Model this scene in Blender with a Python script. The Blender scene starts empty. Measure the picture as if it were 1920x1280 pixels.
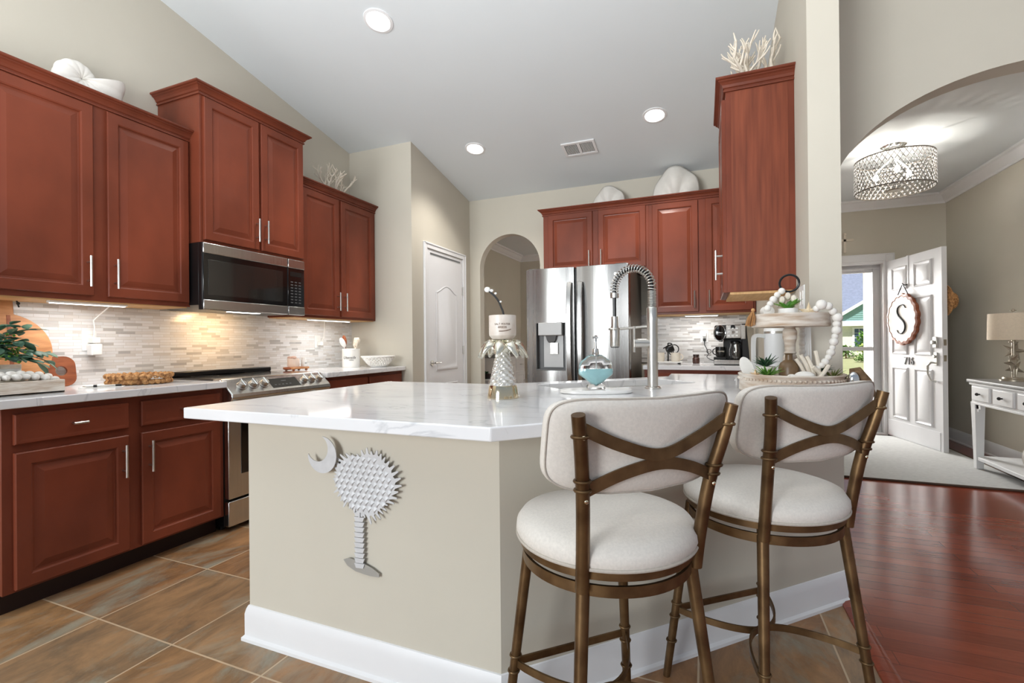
import bpy, bmesh, math, random
from mathutils import Vector, Matrix, Quaternion
from math import sin, cos, pi, radians, sqrt, atan2, tan, exp
SC = bpy.context.scene
COL = SC.collection

# ------------------------------------------------------------------ camera, world, lights, exposure
F_PX, YAW, PITCH, ROLL, CAM_H = 886.0, 22.1, 0.12, 0.55, 1.13
cam = bpy.data.cameras.new('camera')
cam.sensor_fit = 'HORIZONTAL'; cam.sensor_width = 36.0
cam.lens = 36.0*F_PX/1920.0
cam.clip_start = 0.05; cam.clip_end = 300
cam_o = bpy.data.objects.new('camera', cam); COL.objects.link(cam_o)
_y, _p, _r = radians(YAW), radians(PITCH), radians(ROLL)
_f = Vector((-sin(_y)*cos(_p), cos(_y)*cos(_p), sin(_p)))
_rt = Vector((cos(_y), sin(_y), 0)); _up = _rt.cross(_f)
_r2 = _rt*cos(_r)-_up*sin(_r); _u2 = _up*cos(_r)+_rt*sin(_r)
_M = Matrix((_r2, _u2, -_f)).transposed().to_4x4()
_M.translation = Vector((0, 0, CAM_H))
cam_o.matrix_world = _M
SC.camera = cam_o

w = bpy.data.worlds.new('world'); SC.world = w; w.use_nodes = True
nt = w.node_tree; nt.nodes.clear()
_o = nt.nodes.new('ShaderNodeOutputWorld'); _b = nt.nodes.new('ShaderNodeBackground')
_tc = nt.nodes.new('ShaderNodeTexCoord'); _sx = nt.nodes.new('ShaderNodeSeparateXYZ'); _cr = nt.nodes.new('ShaderNodeValToRGB')
nt.links.new(_tc.outputs['Generated'], _sx.inputs[0]); nt.links.new(_sx.outputs['Z'], _cr.inputs[0])
_cr.color_ramp.elements[0].position = 0.0; _cr.color_ramp.elements[0].color = (0.93, 0.96, 1.0, 1)
_cr.color_ramp.elements[1].position = 0.7; _cr.color_ramp.elements[1].color = (0.55, 0.72, 1.0, 1)
nt.links.new(_cr.outputs[0], _b.inputs[0]); _b.inputs[1].default_value = .22
nt.links.new(_b.outputs[0], _o.inputs[0])

def light(name, kind, loc, power, color=(1, 1, 1), target=None, size=None, size_y=None, **kw):
    l = bpy.data.lights.new(name, kind); l.energy = power; l.color = color
    o = bpy.data.objects.new(name, l); COL.objects.link(o); o.location = loc
    if kind == 'AREA':
        l.shape = 'RECTANGLE' if size_y else 'SQUARE'; l.size = size
        if size_y: l.size_y = size_y
    for k, v in kw.items(): setattr(l, k, v)
    if target is not None:
        o.rotation_euler = (Vector(target)-Vector(loc)).to_track_quat('-Z', 'Y').to_euler()
    return o
sun = light('sun', 'SUN', (10, -7, 40), 4.0, (1, .96, .88), target=(12, 14, 0)); sun.data.angle = radians(2)
# daylight through the living room's windows behind the viewer and from the porch
light('window_daylight', 'AREA', (-3.0, -5.2, 1.7), 152, (.93, .975, 1.0), target=(-1.6, 3, 1.7), size=2.2, size_y=2.2)
# unseen area lamp added to lift the vaulted ceiling, standing in for a flash
light('bounce_fill', 'AREA', (-1.0, -.2, 1.6), 54, (.96, .985, 1.0), target=(-1.05, .35, 3.7), size=2.2, size_y=1.2)
light('porch_daylight', 'AREA', (.75, 8.5, 1.7), 120, (1.0, .99, .97), target=(1.6, 6.8, 1.2), size=1.3, size_y=1.8)
SC.view_settings.view_transform = 'Standard'; SC.view_settings.look = 'None'
SC.view_settings.gamma = 1.0; SC.view_settings.use_curve_mapping = False
SC.view_settings.exposure = 1.06

# ------------------------------------------------------------------ mesh builder
class MB:
    def __init__(s, M=None): s.v = []; s.f = []; s.M = M or Matrix.Identity(4)
    def a(s, vs, fs):
        b = len(s.v); s.v += [s.M @ Vector(v) for v in vs]; s.f += [[b+i for i in f] for f in fs]; return s
    def box(s, x0, x1, y0, y1, z0, z1):
        return s.hexa((x0, x1), (y0, y1), (z0, z0), (z1, z1))
    def hexa(s, X, Y, zb, zt):   # zb, zt = z at X[0], X[1]
        return s.a([(X[0], Y[0], zb[0]), (X[1], Y[0], zb[1]), (X[1], Y[1], zb[1]), (X[0], Y[1], zb[0]),
                    (X[0], Y[0], zt[0]), (X[1], Y[0], zt[1]), (X[1], Y[1], zt[1]), (X[0], Y[1], zt[0])],
                   [(0, 3, 2, 1), (4, 5, 6, 7), (0, 1, 5, 4), (1, 2, 6, 5), (2, 3, 7, 6), (3, 0, 4, 7)])
    def prism(s, poly, z0, z1):
        n = len(poly)
        return s.a([(p[0], p[1], z0) for p in poly]+[(p[0], p[1], z1) for p in poly],
                   [tuple(range(n-1, -1, -1)), tuple(range(n, 2*n))]+[(i, (i+1) % n, n+(i+1) % n, n+i) for i in range(n)])
    def loft(s, loops, closed=True, c0=True, c1=True, wrap=False):
        n = len(loops[0]); vs = [p for L in loops for p in L]; fs = []
        m = len(loops)
        for k in range(m if wrap else m-1):
            k2 = (k+1) % m
            for i in range(n if closed else n-1):
                j = (i+1) % n; fs.append((k*n+i, k*n+j, k2*n+j, k2*n+i))
        if not wrap and closed:
            if c0: fs.append(tuple(range(n-1, -1, -1)))
            if c1: fs.append(tuple((m-1)*n+i for i in range(n)))
        return s.a(vs, fs)
    def lathe(s, prof, n=24, c=(0, 0, 0), caps=True, ripple=None):
        L = []
        for r, z in prof:
            r = max(r, 1e-4)
            L.append([(c[0]+r*(1+(ripple(2*pi*i/n, z) if ripple else 0))*cos(2*pi*i/n), c[1]+r*(1+(ripple(2*pi*i/n, z) if ripple else 0))*sin(2*pi*i/n), c[2]+z) for i in range(n)])
        return s.loft(L, True, caps, caps)
    def sphere(s, c, r, n=12, m=8):
        if not hasattr(r, '__len__'): r = (r, r, r)
        L = []
        for k in range(m+1):
            t = -pi/2+pi*k/m; cr = max(cos(t), 1e-3)
            L.append([(c[0]+r[0]*cr*cos(2*pi*i/n), c[1]+r[1]*cr*sin(2*pi*i/n), c[2]+r[2]*sin(t)) for i in range(n)])
        return s.loft(L)
    def tube(s, path, r, n=8, closed=False, sec=None, up=None, caps=True):
        P = [Vector(p) for p in path]; m = len(P)
        R = r if hasattr(r, '__len__') else [r]*m
        if sec is None: sec = [(cos(2*pi*i/n), sin(2*pi*i/n)) for i in range(n)]
        L = []; N = None
        for k in range(m):
            if closed: t = P[(k+1) % m]-P[k-1]
            else: t = P[min(k+1, m-1)]-P[max(k-1, 0)]
            t = t.normalized() if t.length > 1e-9 else Vector((0, 0, 1))
            if up is not None:
                N = Vector(up).cross(t); N = N.normalized() if N.length > 1e-6 else Vector((1, 0, 0))
            elif N is None:
                N = t.orthogonal().normalized()
            else:
                N = (N-t*N.dot(t)); N = N.normalized() if N.length > 1e-6 else t.orthogonal().normalized()
            B = t.cross(N)
            L.append([P[k]+N*(a*R[k])+B*(b*R[k]) for a, b in sec])
        return s.loft(L, True, caps, caps, wrap=closed)
    def cyl(s, p0, p1, r, n=16, r1=None):
        return s.tube([p0, p1], [r, r1 if r1 is not None else r], n)
    def ring(s, c, R, r, n=32, m=8, axis='z', sec=None, up=None):
        pts = []
        for i in range(n):
            a = 2*pi*i/n
            d = (R*cos(a), R*sin(a))
            pts.append({'z': (c[0]+d[0], c[1]+d[1], c[2]), 'x': (c[0], c[1]+d[0], c[2]+d[1]), 'y': (c[0]+d[0], c[1], c[2]+d[1])}[axis])
        return s.tube(pts, r, m, closed=True, sec=sec, up=up)
RECT = lambda a, b: [(-a, -b), (a, -b), (a, b), (-a, b)]

def S(r, g, b):
    f = lambda c: (c/255/12.92) if c/255 <= .04045 else ((c/255+.055)/1.055)**2.4
    return (f(r), f(g), f(b))

def obj(name, mb, mat, parent=None, loc=None, rz=0, bevel=0, smooth=35, kind=None, sub=0, solid=0, seg=2, rot=None):
    me = bpy.data.meshes.new(name)
    me.from_pydata([tuple(v) for v in mb.v], [], mb.f)
    bm = bmesh.new(); bm.from_mesh(me); bmesh.ops.recalc_face_normals(bm, faces=bm.faces); bm.to_mesh(me); bm.free()
    me.materials.append(mat)
    for p in me.polygons: p.use_smooth = smooth > 0
    if smooth and not sub: me.set_sharp_from_angle(angle=radians(smooth))
    o = bpy.data.objects.new(name, me); COL.objects.link(o)
    if parent: o.parent = parent
    if loc: o.location = loc
    if rot: o.rotation_euler = rot
    elif rz: o.rotation_euler = (0, 0, rz)
    if solid:
        m = o.modifiers.new('solid', 'SOLIDIFY'); m.thickness = solid; m.offset = 0
    if bevel:
        m = o.modifiers.new('bevel', 'BEVEL'); m.width = bevel; m.segments = seg; m.limit_method = 'ANGLE'; m.angle_limit = radians(40)
        m.harden_normals = False
    if sub:
        m = o.modifiers.new('sub', 'SUBSURF'); m.levels = sub; m.render_levels = sub
    if kind: o['kind'] = kind
    return o
def tag(o, label, cat, group=None):
    o['label'] = label; o['category'] = cat
    if group: o['group'] = group
    return o
def thing(name, label, cat, loc=(0, 0, 0), rz=0, group=None):
    o = bpy.data.objects.new(name, None); COL.objects.link(o); o.empty_display_size = .05
    o.location = loc; o.rotation_euler = (0, 0, rz); return tag(o, label, cat, group)
def struct(name, mb, mat, **k): return obj(name, mb, mat, kind='structure', **k)
def cut(o, mb):
    me = bpy.data.meshes.new('c'); me.from_pydata([tuple(v) for v in mb.v], [], mb.f)
    bm = bmesh.new(); bm.from_mesh(me); bmesh.ops.recalc_face_normals(bm, faces=bm.faces); bm.to_mesh(me); bm.free()
    c = bpy.data.objects.new('c', me); COL.objects.link(c); c.matrix_world = Matrix.Identity(4)
    sm = {m.name: None for m in o.modifiers}
    tmp = bpy.data.objects.new('t', o.data.copy()); COL.objects.link(tmp)
    m = tmp.modifiers.new('b', 'BOOLEAN'); m.operation = 'DIFFERENCE'; m.object = c; m.solver = 'EXACT'
    dg = bpy.context.evaluated_depsgraph_get(); dg.update()
    nm = bpy.data.meshes.new_from_object(tmp.evaluated_get(dg)); nm.name = o.data.name
    mats = list(o.data.materials)
    o.data = nm
    if not nm.materials and mats: nm.materials.append(mats[0])
    for p in nm.polygons: p.material_index = 0
    nm.set_sharp_from_angle(angle=radians(35))
    for x in (c, tmp): bpy.data.objects.remove(x, do_unlink=True)
    return o
def text(name, body, size, mat, parent=None, M=None, ext=.0006, kind=None, sx=1.0, align='CENTER', shear=0):
    cu = bpy.data.curves.new('t', 'FONT'); cu.body = body; cu.size = size; cu.extrude = ext; cu.align_x = align; cu.align_y = 'CENTER'; cu.shear = shear
    t = bpy.data.objects.new('t', cu); COL.objects.link(t)
    dg = bpy.context.evaluated_depsgraph_get(); dg.update()
    me = bpy.data.meshes.new_from_object(t.evaluated_get(dg)); bpy.data.objects.remove(t, do_unlink=True)
    X = (M or Matrix.Identity(4)) @ Matrix.Diagonal((sx, 1, 1, 1))
    me.transform(X); me.materials.clear(); me.materials.append(mat); me.name = name
    o = bpy.data.objects.new(name, me); COL.objects.link(o)
    if parent: o.parent = parent
    if kind: o['kind'] = kind
    return o
def copy_tree(o, parent=None):
    c = o.copy(); COL.objects.link(c)
    if parent: c.parent = parent
    for ch in list(o.children): copy_tree(ch, c)
    return c

# ------------------------------------------------------------------ materials (all procedural)
def mat(name, col, rough=.5, metal=0, var=.06, scale=8, stretch=(1, 1, 1), bump=0, bscale=None, col2=None, coat=0, spec=None, trans=0, ior=1.45, emit=None, es=0, sheen=0, rvar=0, detail=3, alpha=1):
    m = bpy.data.materials.new(name); m.use_nodes = True; t = m.node_tree; N = t.nodes; p = N['Principled BSDF']
    p.inputs['Roughness'].default_value = rough; p.inputs['Metallic'].default_value = metal
    p.inputs['Coat Weight'].default_value = coat; p.inputs['Coat Roughness'].default_value = .15
    p.inputs['Transmission Weight'].default_value = trans; p.inputs['IOR'].default_value = ior
    if spec is not None: p.inputs['Specular IOR Level'].default_value = spec
    if sheen: p.inputs['Sheen Weight'].default_value = sheen
    if emit: p.inputs['Emission Color'].default_value = (*emit, 1); p.inputs['Emission Strength'].default_value = es
    tc = N.new('ShaderNodeTexCoord'); mp = N.new('ShaderNodeMapping'); mp.inputs['Scale'].default_value = stretch
    t.links.new(tc.outputs['Object'], mp.inputs[0])
    nz = N.new('ShaderNodeTexNoise'); nz.inputs['Scale'].default_value = scale; nz.inputs['Detail'].default_value = detail
    t.links.new(mp.outputs[0], nz.inputs['Vector'])
    cr = N.new('ShaderNodeValToRGB'); e = cr.color_ramp.elements
    if col2 is None: a = [c*(1-var) for c in col]; b = [min(1, c*(1+var)) for c in col]
    else: a, b = col, col2
    e[0].position = .3; e[0].color = (*a, 1); e[1].position = .7; e[1].color = (*b, 1)
    t.links.new(nz.outputs['Fac'], cr.inputs[0]); t.links.new(cr.outputs[0], p.inputs['Base Color'])
    if bump:
        n2 = N.new('ShaderNodeTexNoise'); n2.inputs['Scale'].default_value = bscale or scale*6; n2.inputs['Detail'].default_value = 4
        t.links.new(mp.outputs[0], n2.inputs['Vector'])
        bp = N.new('ShaderNodeBump'); bp.inputs['Strength'].default_value = bump; bp.inputs['Distance'].default_value = .004
        t.links.new(n2.outputs['Fac'], bp.inputs['Height']); t.links.new(bp.outputs[0], p.inputs['Normal'])
    if rvar:
        mr = N.new('ShaderNodeMapRange'); mr.inputs['To Min'].default_value = max(.02, rough-rvar); mr.inputs['To Max'].default_value = rough+rvar
        t.links.new(nz.outputs['Fac'], mr.inputs[0]); t.links.new(mr.outputs[0], p.inputs['Roughness'])
    return m
def brickmat(name, mapscale, bw, bh, mortar, mcol, ramp, offset=.5, freq=2, squash=1, sqf=2, rough=.3, axes='XY', grain=None, loc=(0, 0, 0), bump=.3, rots=None, coat=0, grain2=None):
    """bricks: axes picks which object axes run along the brick's length and height"""
    m = bpy.data.materials.new(name); m.use_nodes = True; t = m.node_tree; N = t.nodes; p = N['Principled BSDF']; lk = t.links.new
    tc = N.new('ShaderNodeTexCoord'); sp = N.new('ShaderNodeSeparateXYZ'); cb = N.new('ShaderNodeCombineXYZ'); mp = N.new('ShaderNodeMapping')
    lk(tc.outputs['Object'], sp.inputs[0]); lk(sp.outputs[axes[0]], cb.inputs[0]); lk(sp.outputs[axes[1]], cb.inputs[1])
    mp.inputs['Location'].default_value = loc; lk(cb.outputs[0], mp.inputs[0])
    bk = N.new('ShaderNodeTexBrick'); lk(mp.outputs[0], bk.inputs['Vector'])
    bk.offset = offset; bk.offset_frequency = freq; bk.squash = squash; bk.squash_frequency = sqf
    bk.inputs['Scale'].default_value = 1; bk.inputs['Brick Width'].default_value = bw; bk.inputs['Row Height'].default_value = bh
    bk.inputs['Mortar Size'].default_value = mortar; bk.inputs['Mortar Smooth'].default_value = .1
    bk.inputs['Color1'].default_value = (0, 0, 0, 1); bk.inputs['Color2'].default_value = (1, 1, 1, 1); bk.inputs['Mortar'].default_value = (.5, .5, .5, 1)
    cr = N.new('ShaderNodeValToRGB'); cr.color_ramp.interpolation = 'LINEAR'
    while len(cr.color_ramp.elements) < len(ramp): cr.color_ramp.elements.new(.5)
    for e, (ps, c) in zip(cr.color_ramp.elements, ramp): e.position = ps; e.color = (*c, 1)
    last = cr.outputs[0]; lk(bk.outputs['Color'], cr.inputs[0])
    if grain:   # (scale, stretch along, stretch across, amount, dark, light)
        sc, sa, sb, am, dk, lt = grain
        g = N.new('ShaderNodeMapping'); g.inputs['Scale'].default_value = (sa, sb, 1)
        ad = N.new('ShaderNodeVectorMath'); ad.operation = 'ADD'; sc3 = N.new('ShaderNodeVectorMath'); sc3.operation = 'SCALE'; sc3.inputs['Scale'].default_value = 37.0
        lk(bk.outputs['Color'], sc3.inputs[0]); lk(cb.outputs[0], g.inputs[0]); lk(g.outputs[0], ad.inputs[0]); lk(sc3.outputs[0], ad.inputs[1])
        nz = N.new('ShaderNodeTexNoise'); nz.inputs['Scale'].default_value = sc; nz.inputs['Detail'].default_value = 12; nz.inputs['Roughness'].default_value = .7; nz.inputs['Distortion'].default_value = .6
        lk(ad.outputs[0], nz.inputs['Vector'])
        r2 = N.new('ShaderNodeValToRGB'); ee = r2.color_ramp.elements
        while len(ee) < 3: ee.new(.5)
        ee[0].position = .32; ee[0].color = (*dk, 1); ee[1].position = .5; ee[1].color = (*[(a+b)/2 for a, b in zip(dk, lt)], 1); ee[2].position = .68; ee[2].color = (*lt, 1)
        lk(nz.outputs['Fac'], r2.inputs[0])
        mx = N.new('ShaderNodeMix'); mx.data_type = 'RGBA'; mx.inputs[0].default_value = am
        lk(last, mx.inputs[6]); lk(r2.outputs[0], mx.inputs[7]); last = mx.outputs[2]
    if grain2:  # (scale, stretch along, stretch across, colour, low, high, amount): patches of another colour
        sc, sa, sb, c2, lo, hi, am = grain2
        g = N.new('ShaderNodeMapping'); g.inputs['Scale'].default_value = (sa, sb, 1); g.inputs['Location'].default_value = (3.7, 1.9, 0)
        ad2 = N.new('ShaderNodeVectorMath'); ad2.operation = 'ADD'; lk(cb.outputs[0], g.inputs[0]); lk(g.outputs[0], ad2.inputs[0]); lk(sc3.outputs[0], ad2.inputs[1])
        nz = N.new('ShaderNodeTexNoise'); nz.inputs['Scale'].default_value = sc; nz.inputs['Detail'].default_value = 12; nz.inputs['Roughness'].default_value = .72; nz.inputs['Distortion'].default_value = 1.0
        lk(ad2.outputs[0], nz.inputs['Vector'])
        mr = N.new('ShaderNodeMapRange'); mr.inputs['From Min'].default_value = lo; mr.inputs['From Max'].default_value = hi; mr.inputs['To Max'].default_value = am
        lk(nz.outputs['Fac'], mr.inputs[0])
        mx = N.new('ShaderNodeMix'); mx.data_type = 'RGBA'; lk(mr.outputs[0], mx.inputs[0]); lk(last, mx.inputs[6]); mx.inputs[7].default_value = (*c2, 1); last = mx.outputs[2]
    mm = N.new('ShaderNodeMix'); mm.data_type = 'RGBA'; lk(bk.outputs['Fac'], mm.inputs[0]); lk(last, mm.inputs[6]); mm.inputs[7].default_value = (*mcol, 1)
    lk(mm.outputs[2], p.inputs['Base Color']); p.inputs['Roughness'].default_value = rough
    p.inputs['Coat Weight'].default_value = coat; p.inputs['Coat Roughness'].default_value = .12
    iv = N.new('ShaderNodeMath'); iv.operation = 'SUBTRACT'; iv.inputs[0].default_value = 1; lk(bk.outputs['Fac'], iv.inputs[1])
    bp = N.new('ShaderNodeBump'); bp.inputs['Strength'].default_value = bump; bp.inputs['Distance'].default_value = .002
    if not bump: return m
    lk(iv.outputs[0], bp.inputs['Height']); lk(bp.outputs[0], p.inputs['Normal'])
    return m

M_wall = mat('greige_wall_paint', S(203, 197, 183), .75, var=.015, scale=3, bump=.04, bscale=120)
M_ceil = mat('ceiling_paint', S(221, 227, 230), .85, var=.01, scale=2, bump=.04, bscale=150)
M_trim = mat('white_trim_paint', S(232, 232, 233), .4, var=.01)
M_bead = mat('white_door_paint', S(228, 228, 230), .42, var=.01)
M_cherry = mat('cherry_stained_wood', S(98, 49, 34), .36, col2=S(136, 68, 47), scale=2.4, stretch=(1, 1, .55), bump=.03, bscale=60, coat=.08, spec=.25, detail=6)
M_cherry_side = mat('cherry_veneer', S(102, 50, 32), .45, col2=S(130, 67, 44), scale=5, stretch=(9, 9, .5), coat=.05, spec=.3, detail=6)
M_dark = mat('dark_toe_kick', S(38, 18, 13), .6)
M_maple = mat('raw_maple', S(205, 160, 105), .55, col2=S(228, 185, 130), scale=4, stretch=(1, 14, 1))
M_nickel = mat('brushed_nickel', S(205, 203, 198), .28, 1, var=.05, scale=30)
M_chrome = mat('polished_chrome', S(215, 216, 216), .08, 1, var=.02)
M_steel = mat('stainless_steel', S(200, 198, 194), .24, 1, var=.05, scale=3, stretch=(30, 1, 1), rvar=.04)
M_steel_v = mat('brushed_steel_door', S(158, 157, 155), .27, 1, var=.06, scale=2.2, stretch=(16, 1, .12), rvar=.05)
M_silverp = mat('silver_plastic', S(176, 176, 175), .45, .2, var=.02)
M_wire = mat('dark_chrome_wire', S(120, 114, 106), .35, .6, var=.05)
M_tassel = mat('brown_bristle', S(98, 76, 54), .9, col2=S(140, 112, 82), scale=60)
M_steel_side = mat('grey_side_panel', S(112, 106, 98), .45, .3, var=.04)
M_black = mat('black_plastic', S(16, 16, 17), .32, var=.1)
M_blackgloss = mat('black_glass', S(10, 10, 11), .06, var=.05, coat=.6)
M_mwglass = mat('tinted_oven_glass', S(34, 34, 32), .05, var=.03, coat=.8)
M_grey = mat('mid_grey_plastic', S(90, 90, 90), .4)
M_quartz = mat('white_quartz', S(228, 229, 231), .09, col2=S(240, 240, 242), scale=2.2, stretch=(1, 2.2, 1), spec=.5)
def veins(m, col, scale, stretch, width, amount):
    t = m.node_tree; N = t.nodes; p = N['Principled BSDF']; src = p.inputs['Base Color'].links[0].from_socket
    tc = N.new('ShaderNodeTexCoord'); mp = N.new('ShaderNodeMapping'); mp.inputs['Scale'].default_value = stretch; mp.inputs['Rotation'].default_value = (0, 0, .5)
    t.links.new(tc.outputs['Object'], mp.inputs[0]); nz = N.new('ShaderNodeTexNoise'); nz.inputs['Scale'].default_value = scale; nz.inputs['Detail'].default_value = 7; nz.inputs['Distortion'].default_value = 1.2
    t.links.new(mp.outputs[0], nz.inputs['Vector'])
    a = N.new('ShaderNodeMath'); a.operation = 'SUBTRACT'; a.inputs[1].default_value = .5; t.links.new(nz.outputs['Fac'], a.inputs[0])
    b = N.new('ShaderNodeMath'); b.operation = 'ABSOLUTE'; t.links.new(a.outputs[0], b.inputs[0])
    mr = N.new('ShaderNodeMapRange'); mr.inputs['From Min'].default_value = 0; mr.inputs['From Max'].default_value = width; mr.inputs['To Min'].default_value = amount; mr.inputs['To Max'].default_value = 0
    t.links.new(b.outputs[0], mr.inputs[0]); mx = N.new('ShaderNodeMix'); mx.data_type = 'RGBA'
    t.links.new(mr.outputs[0], mx.inputs[0]); t.links.new(src, mx.inputs[6]); mx.inputs[7].default_value = (*col, 1); t.links.new(mx.outputs[2], p.inputs['Base Color'])
veins(M_quartz, S(186, 188, 192), 1.6, (1, 2.4, 1), .012, .5)
M_white = mat('white_ceramic', S(236, 234, 229), .3, var=.015)
M_plaster = mat('white_plaster', S(232, 228, 221), .7, var=.03, scale=20, bump=.2, bscale=90)
M_ivory = mat('bone_white', S(224, 214, 198), .65, var=.05, scale=30, bump=.1)
M_bronze = mat('antique_gold_metal', S(88, 66, 44), .4, .8, col2=S(132, 106, 74), scale=14, bump=.05, detail=6, rvar=.08)
M_fabric = mat('oatmeal_linen', S(222, 216, 208), .92, var=.05, scale=160, bump=.25, bscale=700, sheen=.15)
M_piping = mat('linen_piping', S(186, 178, 168), .9, var=.06, scale=160)
M_whitewash = mat('whitewashed_wood', S(176, 150, 125), .75, col2=S(232, 226, 216), scale=9, stretch=(1, 1, 6), bump=.2, detail=8)
M_wood_l = mat('light_wood', S(176, 118, 74), .5, col2=S(208, 152, 104), scale=5, stretch=(2, 1, 9), detail=6)
M_wood_m = mat('acacia_wood', S(124, 66, 40), .5, col2=S(160, 92, 58), scale=5, stretch=(2, 1, 9), detail=6)
M_rope = mat('jute_fibre', S(150, 104, 60), .9, col2=S(198, 150, 100), scale=40, bump=.5, bscale=200)
M_wicker = mat('woven_seagrass', S(110, 66, 34), .85, col2=S(214, 164, 108), scale=55, bump=.6, bscale=140)
M_leaf = mat('eucalyptus_leaf', S(38, 78, 58), .5, col2=S(96, 138, 116), scale=16)
M_leaf2 = mat('bright_green_leaf', S(60, 116, 34), .5, col2=S(126, 172, 70), scale=20)
M_leaf3 = mat('dark_green_leaf', S(26, 62, 38), .5, col2=S(58, 100, 62), scale=20)
M_glass = mat('clear_glass', (1, 1, 1), .03, var=0, trans=1, ior=1.45)
M_crystal = mat('cut_crystal', S(240, 238, 234), .06, .55, col2=S(205, 200, 190), scale=60)
M_mercury = mat('mercury_glass', S(226, 222, 206), .12, .85, var=.1, scale=25)
M_gold = mat('champagne_gold', S(216, 204, 176), .1, 1, var=.05)
M_soap = mat('aqua_liquid_soap', S(186, 236, 240), .12, var=.05, scale=12, coat=.5)
M_marble = mat('white_marble', S(226, 222, 216), .25, col2=S(242, 240, 237), scale=10)
M_sink = mat('composite_sink', S(196, 192, 184), .35, var=.02)
M_tin = mat('brushed_aluminium', S(206, 207, 209), .5, .15, var=.06, scale=30)
M_tinbase = mat('dull_aluminium', S(176, 176, 172), .45, .6, var=.04)
M_ink = mat('dark_lettering', S(44, 44, 44), .6)
M_ink2 = mat('brown_lettering', S(110, 84, 66), .6)
M_plate = mat('white_switch_plate', S(236, 236, 234), .35, var=.01)
M_glow = mat('lamp_diffuser', (1, 1, 1), .5, emit=(1, .97, .92), es=7)
M_glow_s = mat('light_bar_diffuser', (1, 1, 1), .5, emit=(1, .97, .93), es=4)
M_rug = mat('grey_flat_rug', S(176, 176, 174), .95, col2=S(202, 202, 199), scale=60, stretch=(.5, 3, 1), bump=.35, bscale=300, detail=6)
M_rugedge = mat('brown_rug_binding', S(84, 68, 56), .9)
M_shade = mat('linen_lampshade', S(216, 200, 178), .9, var=.04, scale=90, bump=.1)
M_silver = mat('aged_silver', S(168, 158, 142), .35, .7, var=.15, scale=25)
M_table = mat('white_painted_furniture', S(226, 226, 226), .5, var=.02)
M_tabletop = mat('grey_washed_top', S(140, 138, 136), .45, var=.08, scale=6, stretch=(8, 1, 1))
M_brass_k = mat('black_knob', S(30, 28, 27), .35)
M_glasspane = bpy.data.materials.new('storm_door_glass'); M_glasspane.use_nodes = True   # thin clear pane: straight through plus a faint reflection
_t = M_glasspane.node_tree; _t.nodes.clear(); _n = [_t.nodes.new('ShaderNode'+k) for k in ('OutputMaterial', 'MixShader', 'BsdfTransparent', 'BsdfGlossy', 'LayerWeight', 'Math')]
_n[4].inputs['Blend'].default_value = .2; _n[3].inputs['Roughness'].default_value = .02; _n[5].operation = 'MULTIPLY'; _n[5].inputs[1].default_value = .35
_t.links.new(_n[4].outputs['Fresnel'], _n[5].inputs[0]); _t.links.new(_n[5].outputs[0], _n[1].inputs[0]); _t.links.new(_n[2].outputs[0], _n[1].inputs[1]); _t.links.new(_n[3].outputs[0], _n[1].inputs[2]); _t.links.new(_n[1].outputs[0], _n[0].inputs[0])
M_stdoor = mat('grey_storm_door', S(206, 206, 208), .4, var=.02)
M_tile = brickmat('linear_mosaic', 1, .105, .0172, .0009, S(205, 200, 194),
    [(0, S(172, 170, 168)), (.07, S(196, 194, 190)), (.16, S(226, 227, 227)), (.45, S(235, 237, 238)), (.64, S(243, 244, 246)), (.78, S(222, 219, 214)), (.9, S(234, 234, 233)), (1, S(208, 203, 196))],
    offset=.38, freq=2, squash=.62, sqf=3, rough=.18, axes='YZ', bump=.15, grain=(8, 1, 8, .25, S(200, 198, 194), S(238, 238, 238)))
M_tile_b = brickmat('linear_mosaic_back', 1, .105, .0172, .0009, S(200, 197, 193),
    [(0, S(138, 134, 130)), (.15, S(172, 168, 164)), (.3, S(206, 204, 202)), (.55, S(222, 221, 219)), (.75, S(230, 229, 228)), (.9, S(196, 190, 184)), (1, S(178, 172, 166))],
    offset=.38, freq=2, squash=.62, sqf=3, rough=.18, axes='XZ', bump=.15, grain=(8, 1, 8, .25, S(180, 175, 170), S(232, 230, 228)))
M_slate = brickmat('slate_tile', 1, .4617, .4617, .0035, S(196, 172, 142),
    [(0, S(158, 112, 70)), (.25, S(140, 100, 68)), (.5, S(152, 120, 84)), (.75, S(130, 126, 108)), (1, S(146, 116, 84))], offset=0, freq=2, rough=.42, axes='XY',
    loc=(1.875+.4617*4, -1.17+.4617*12, 0), grain=(3.2, 2.6, 1.0, .62, S(78, 56, 40), S(190, 140, 92)), bump=.3, grain2=(2.0, 1.8, .9, S(150, 150, 134), .5, .66, .75))
M_wood = brickmat('cherry_plank_floor', 1, .92, .0815, .0014, S(96, 42, 28),
    [(0, S(106, 42, 26)), (.35, S(132, 56, 35)), (.7, S(152, 68, 44)), (1, S(118, 48, 30))], offset=.37, freq=2, rough=.17, axes='XY', loc=(.3, .014, 0),
    grain=(5, 1.2, 14, .35, S(96, 38, 22), S(150, 70, 44)), bump=0, coat=0)
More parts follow.
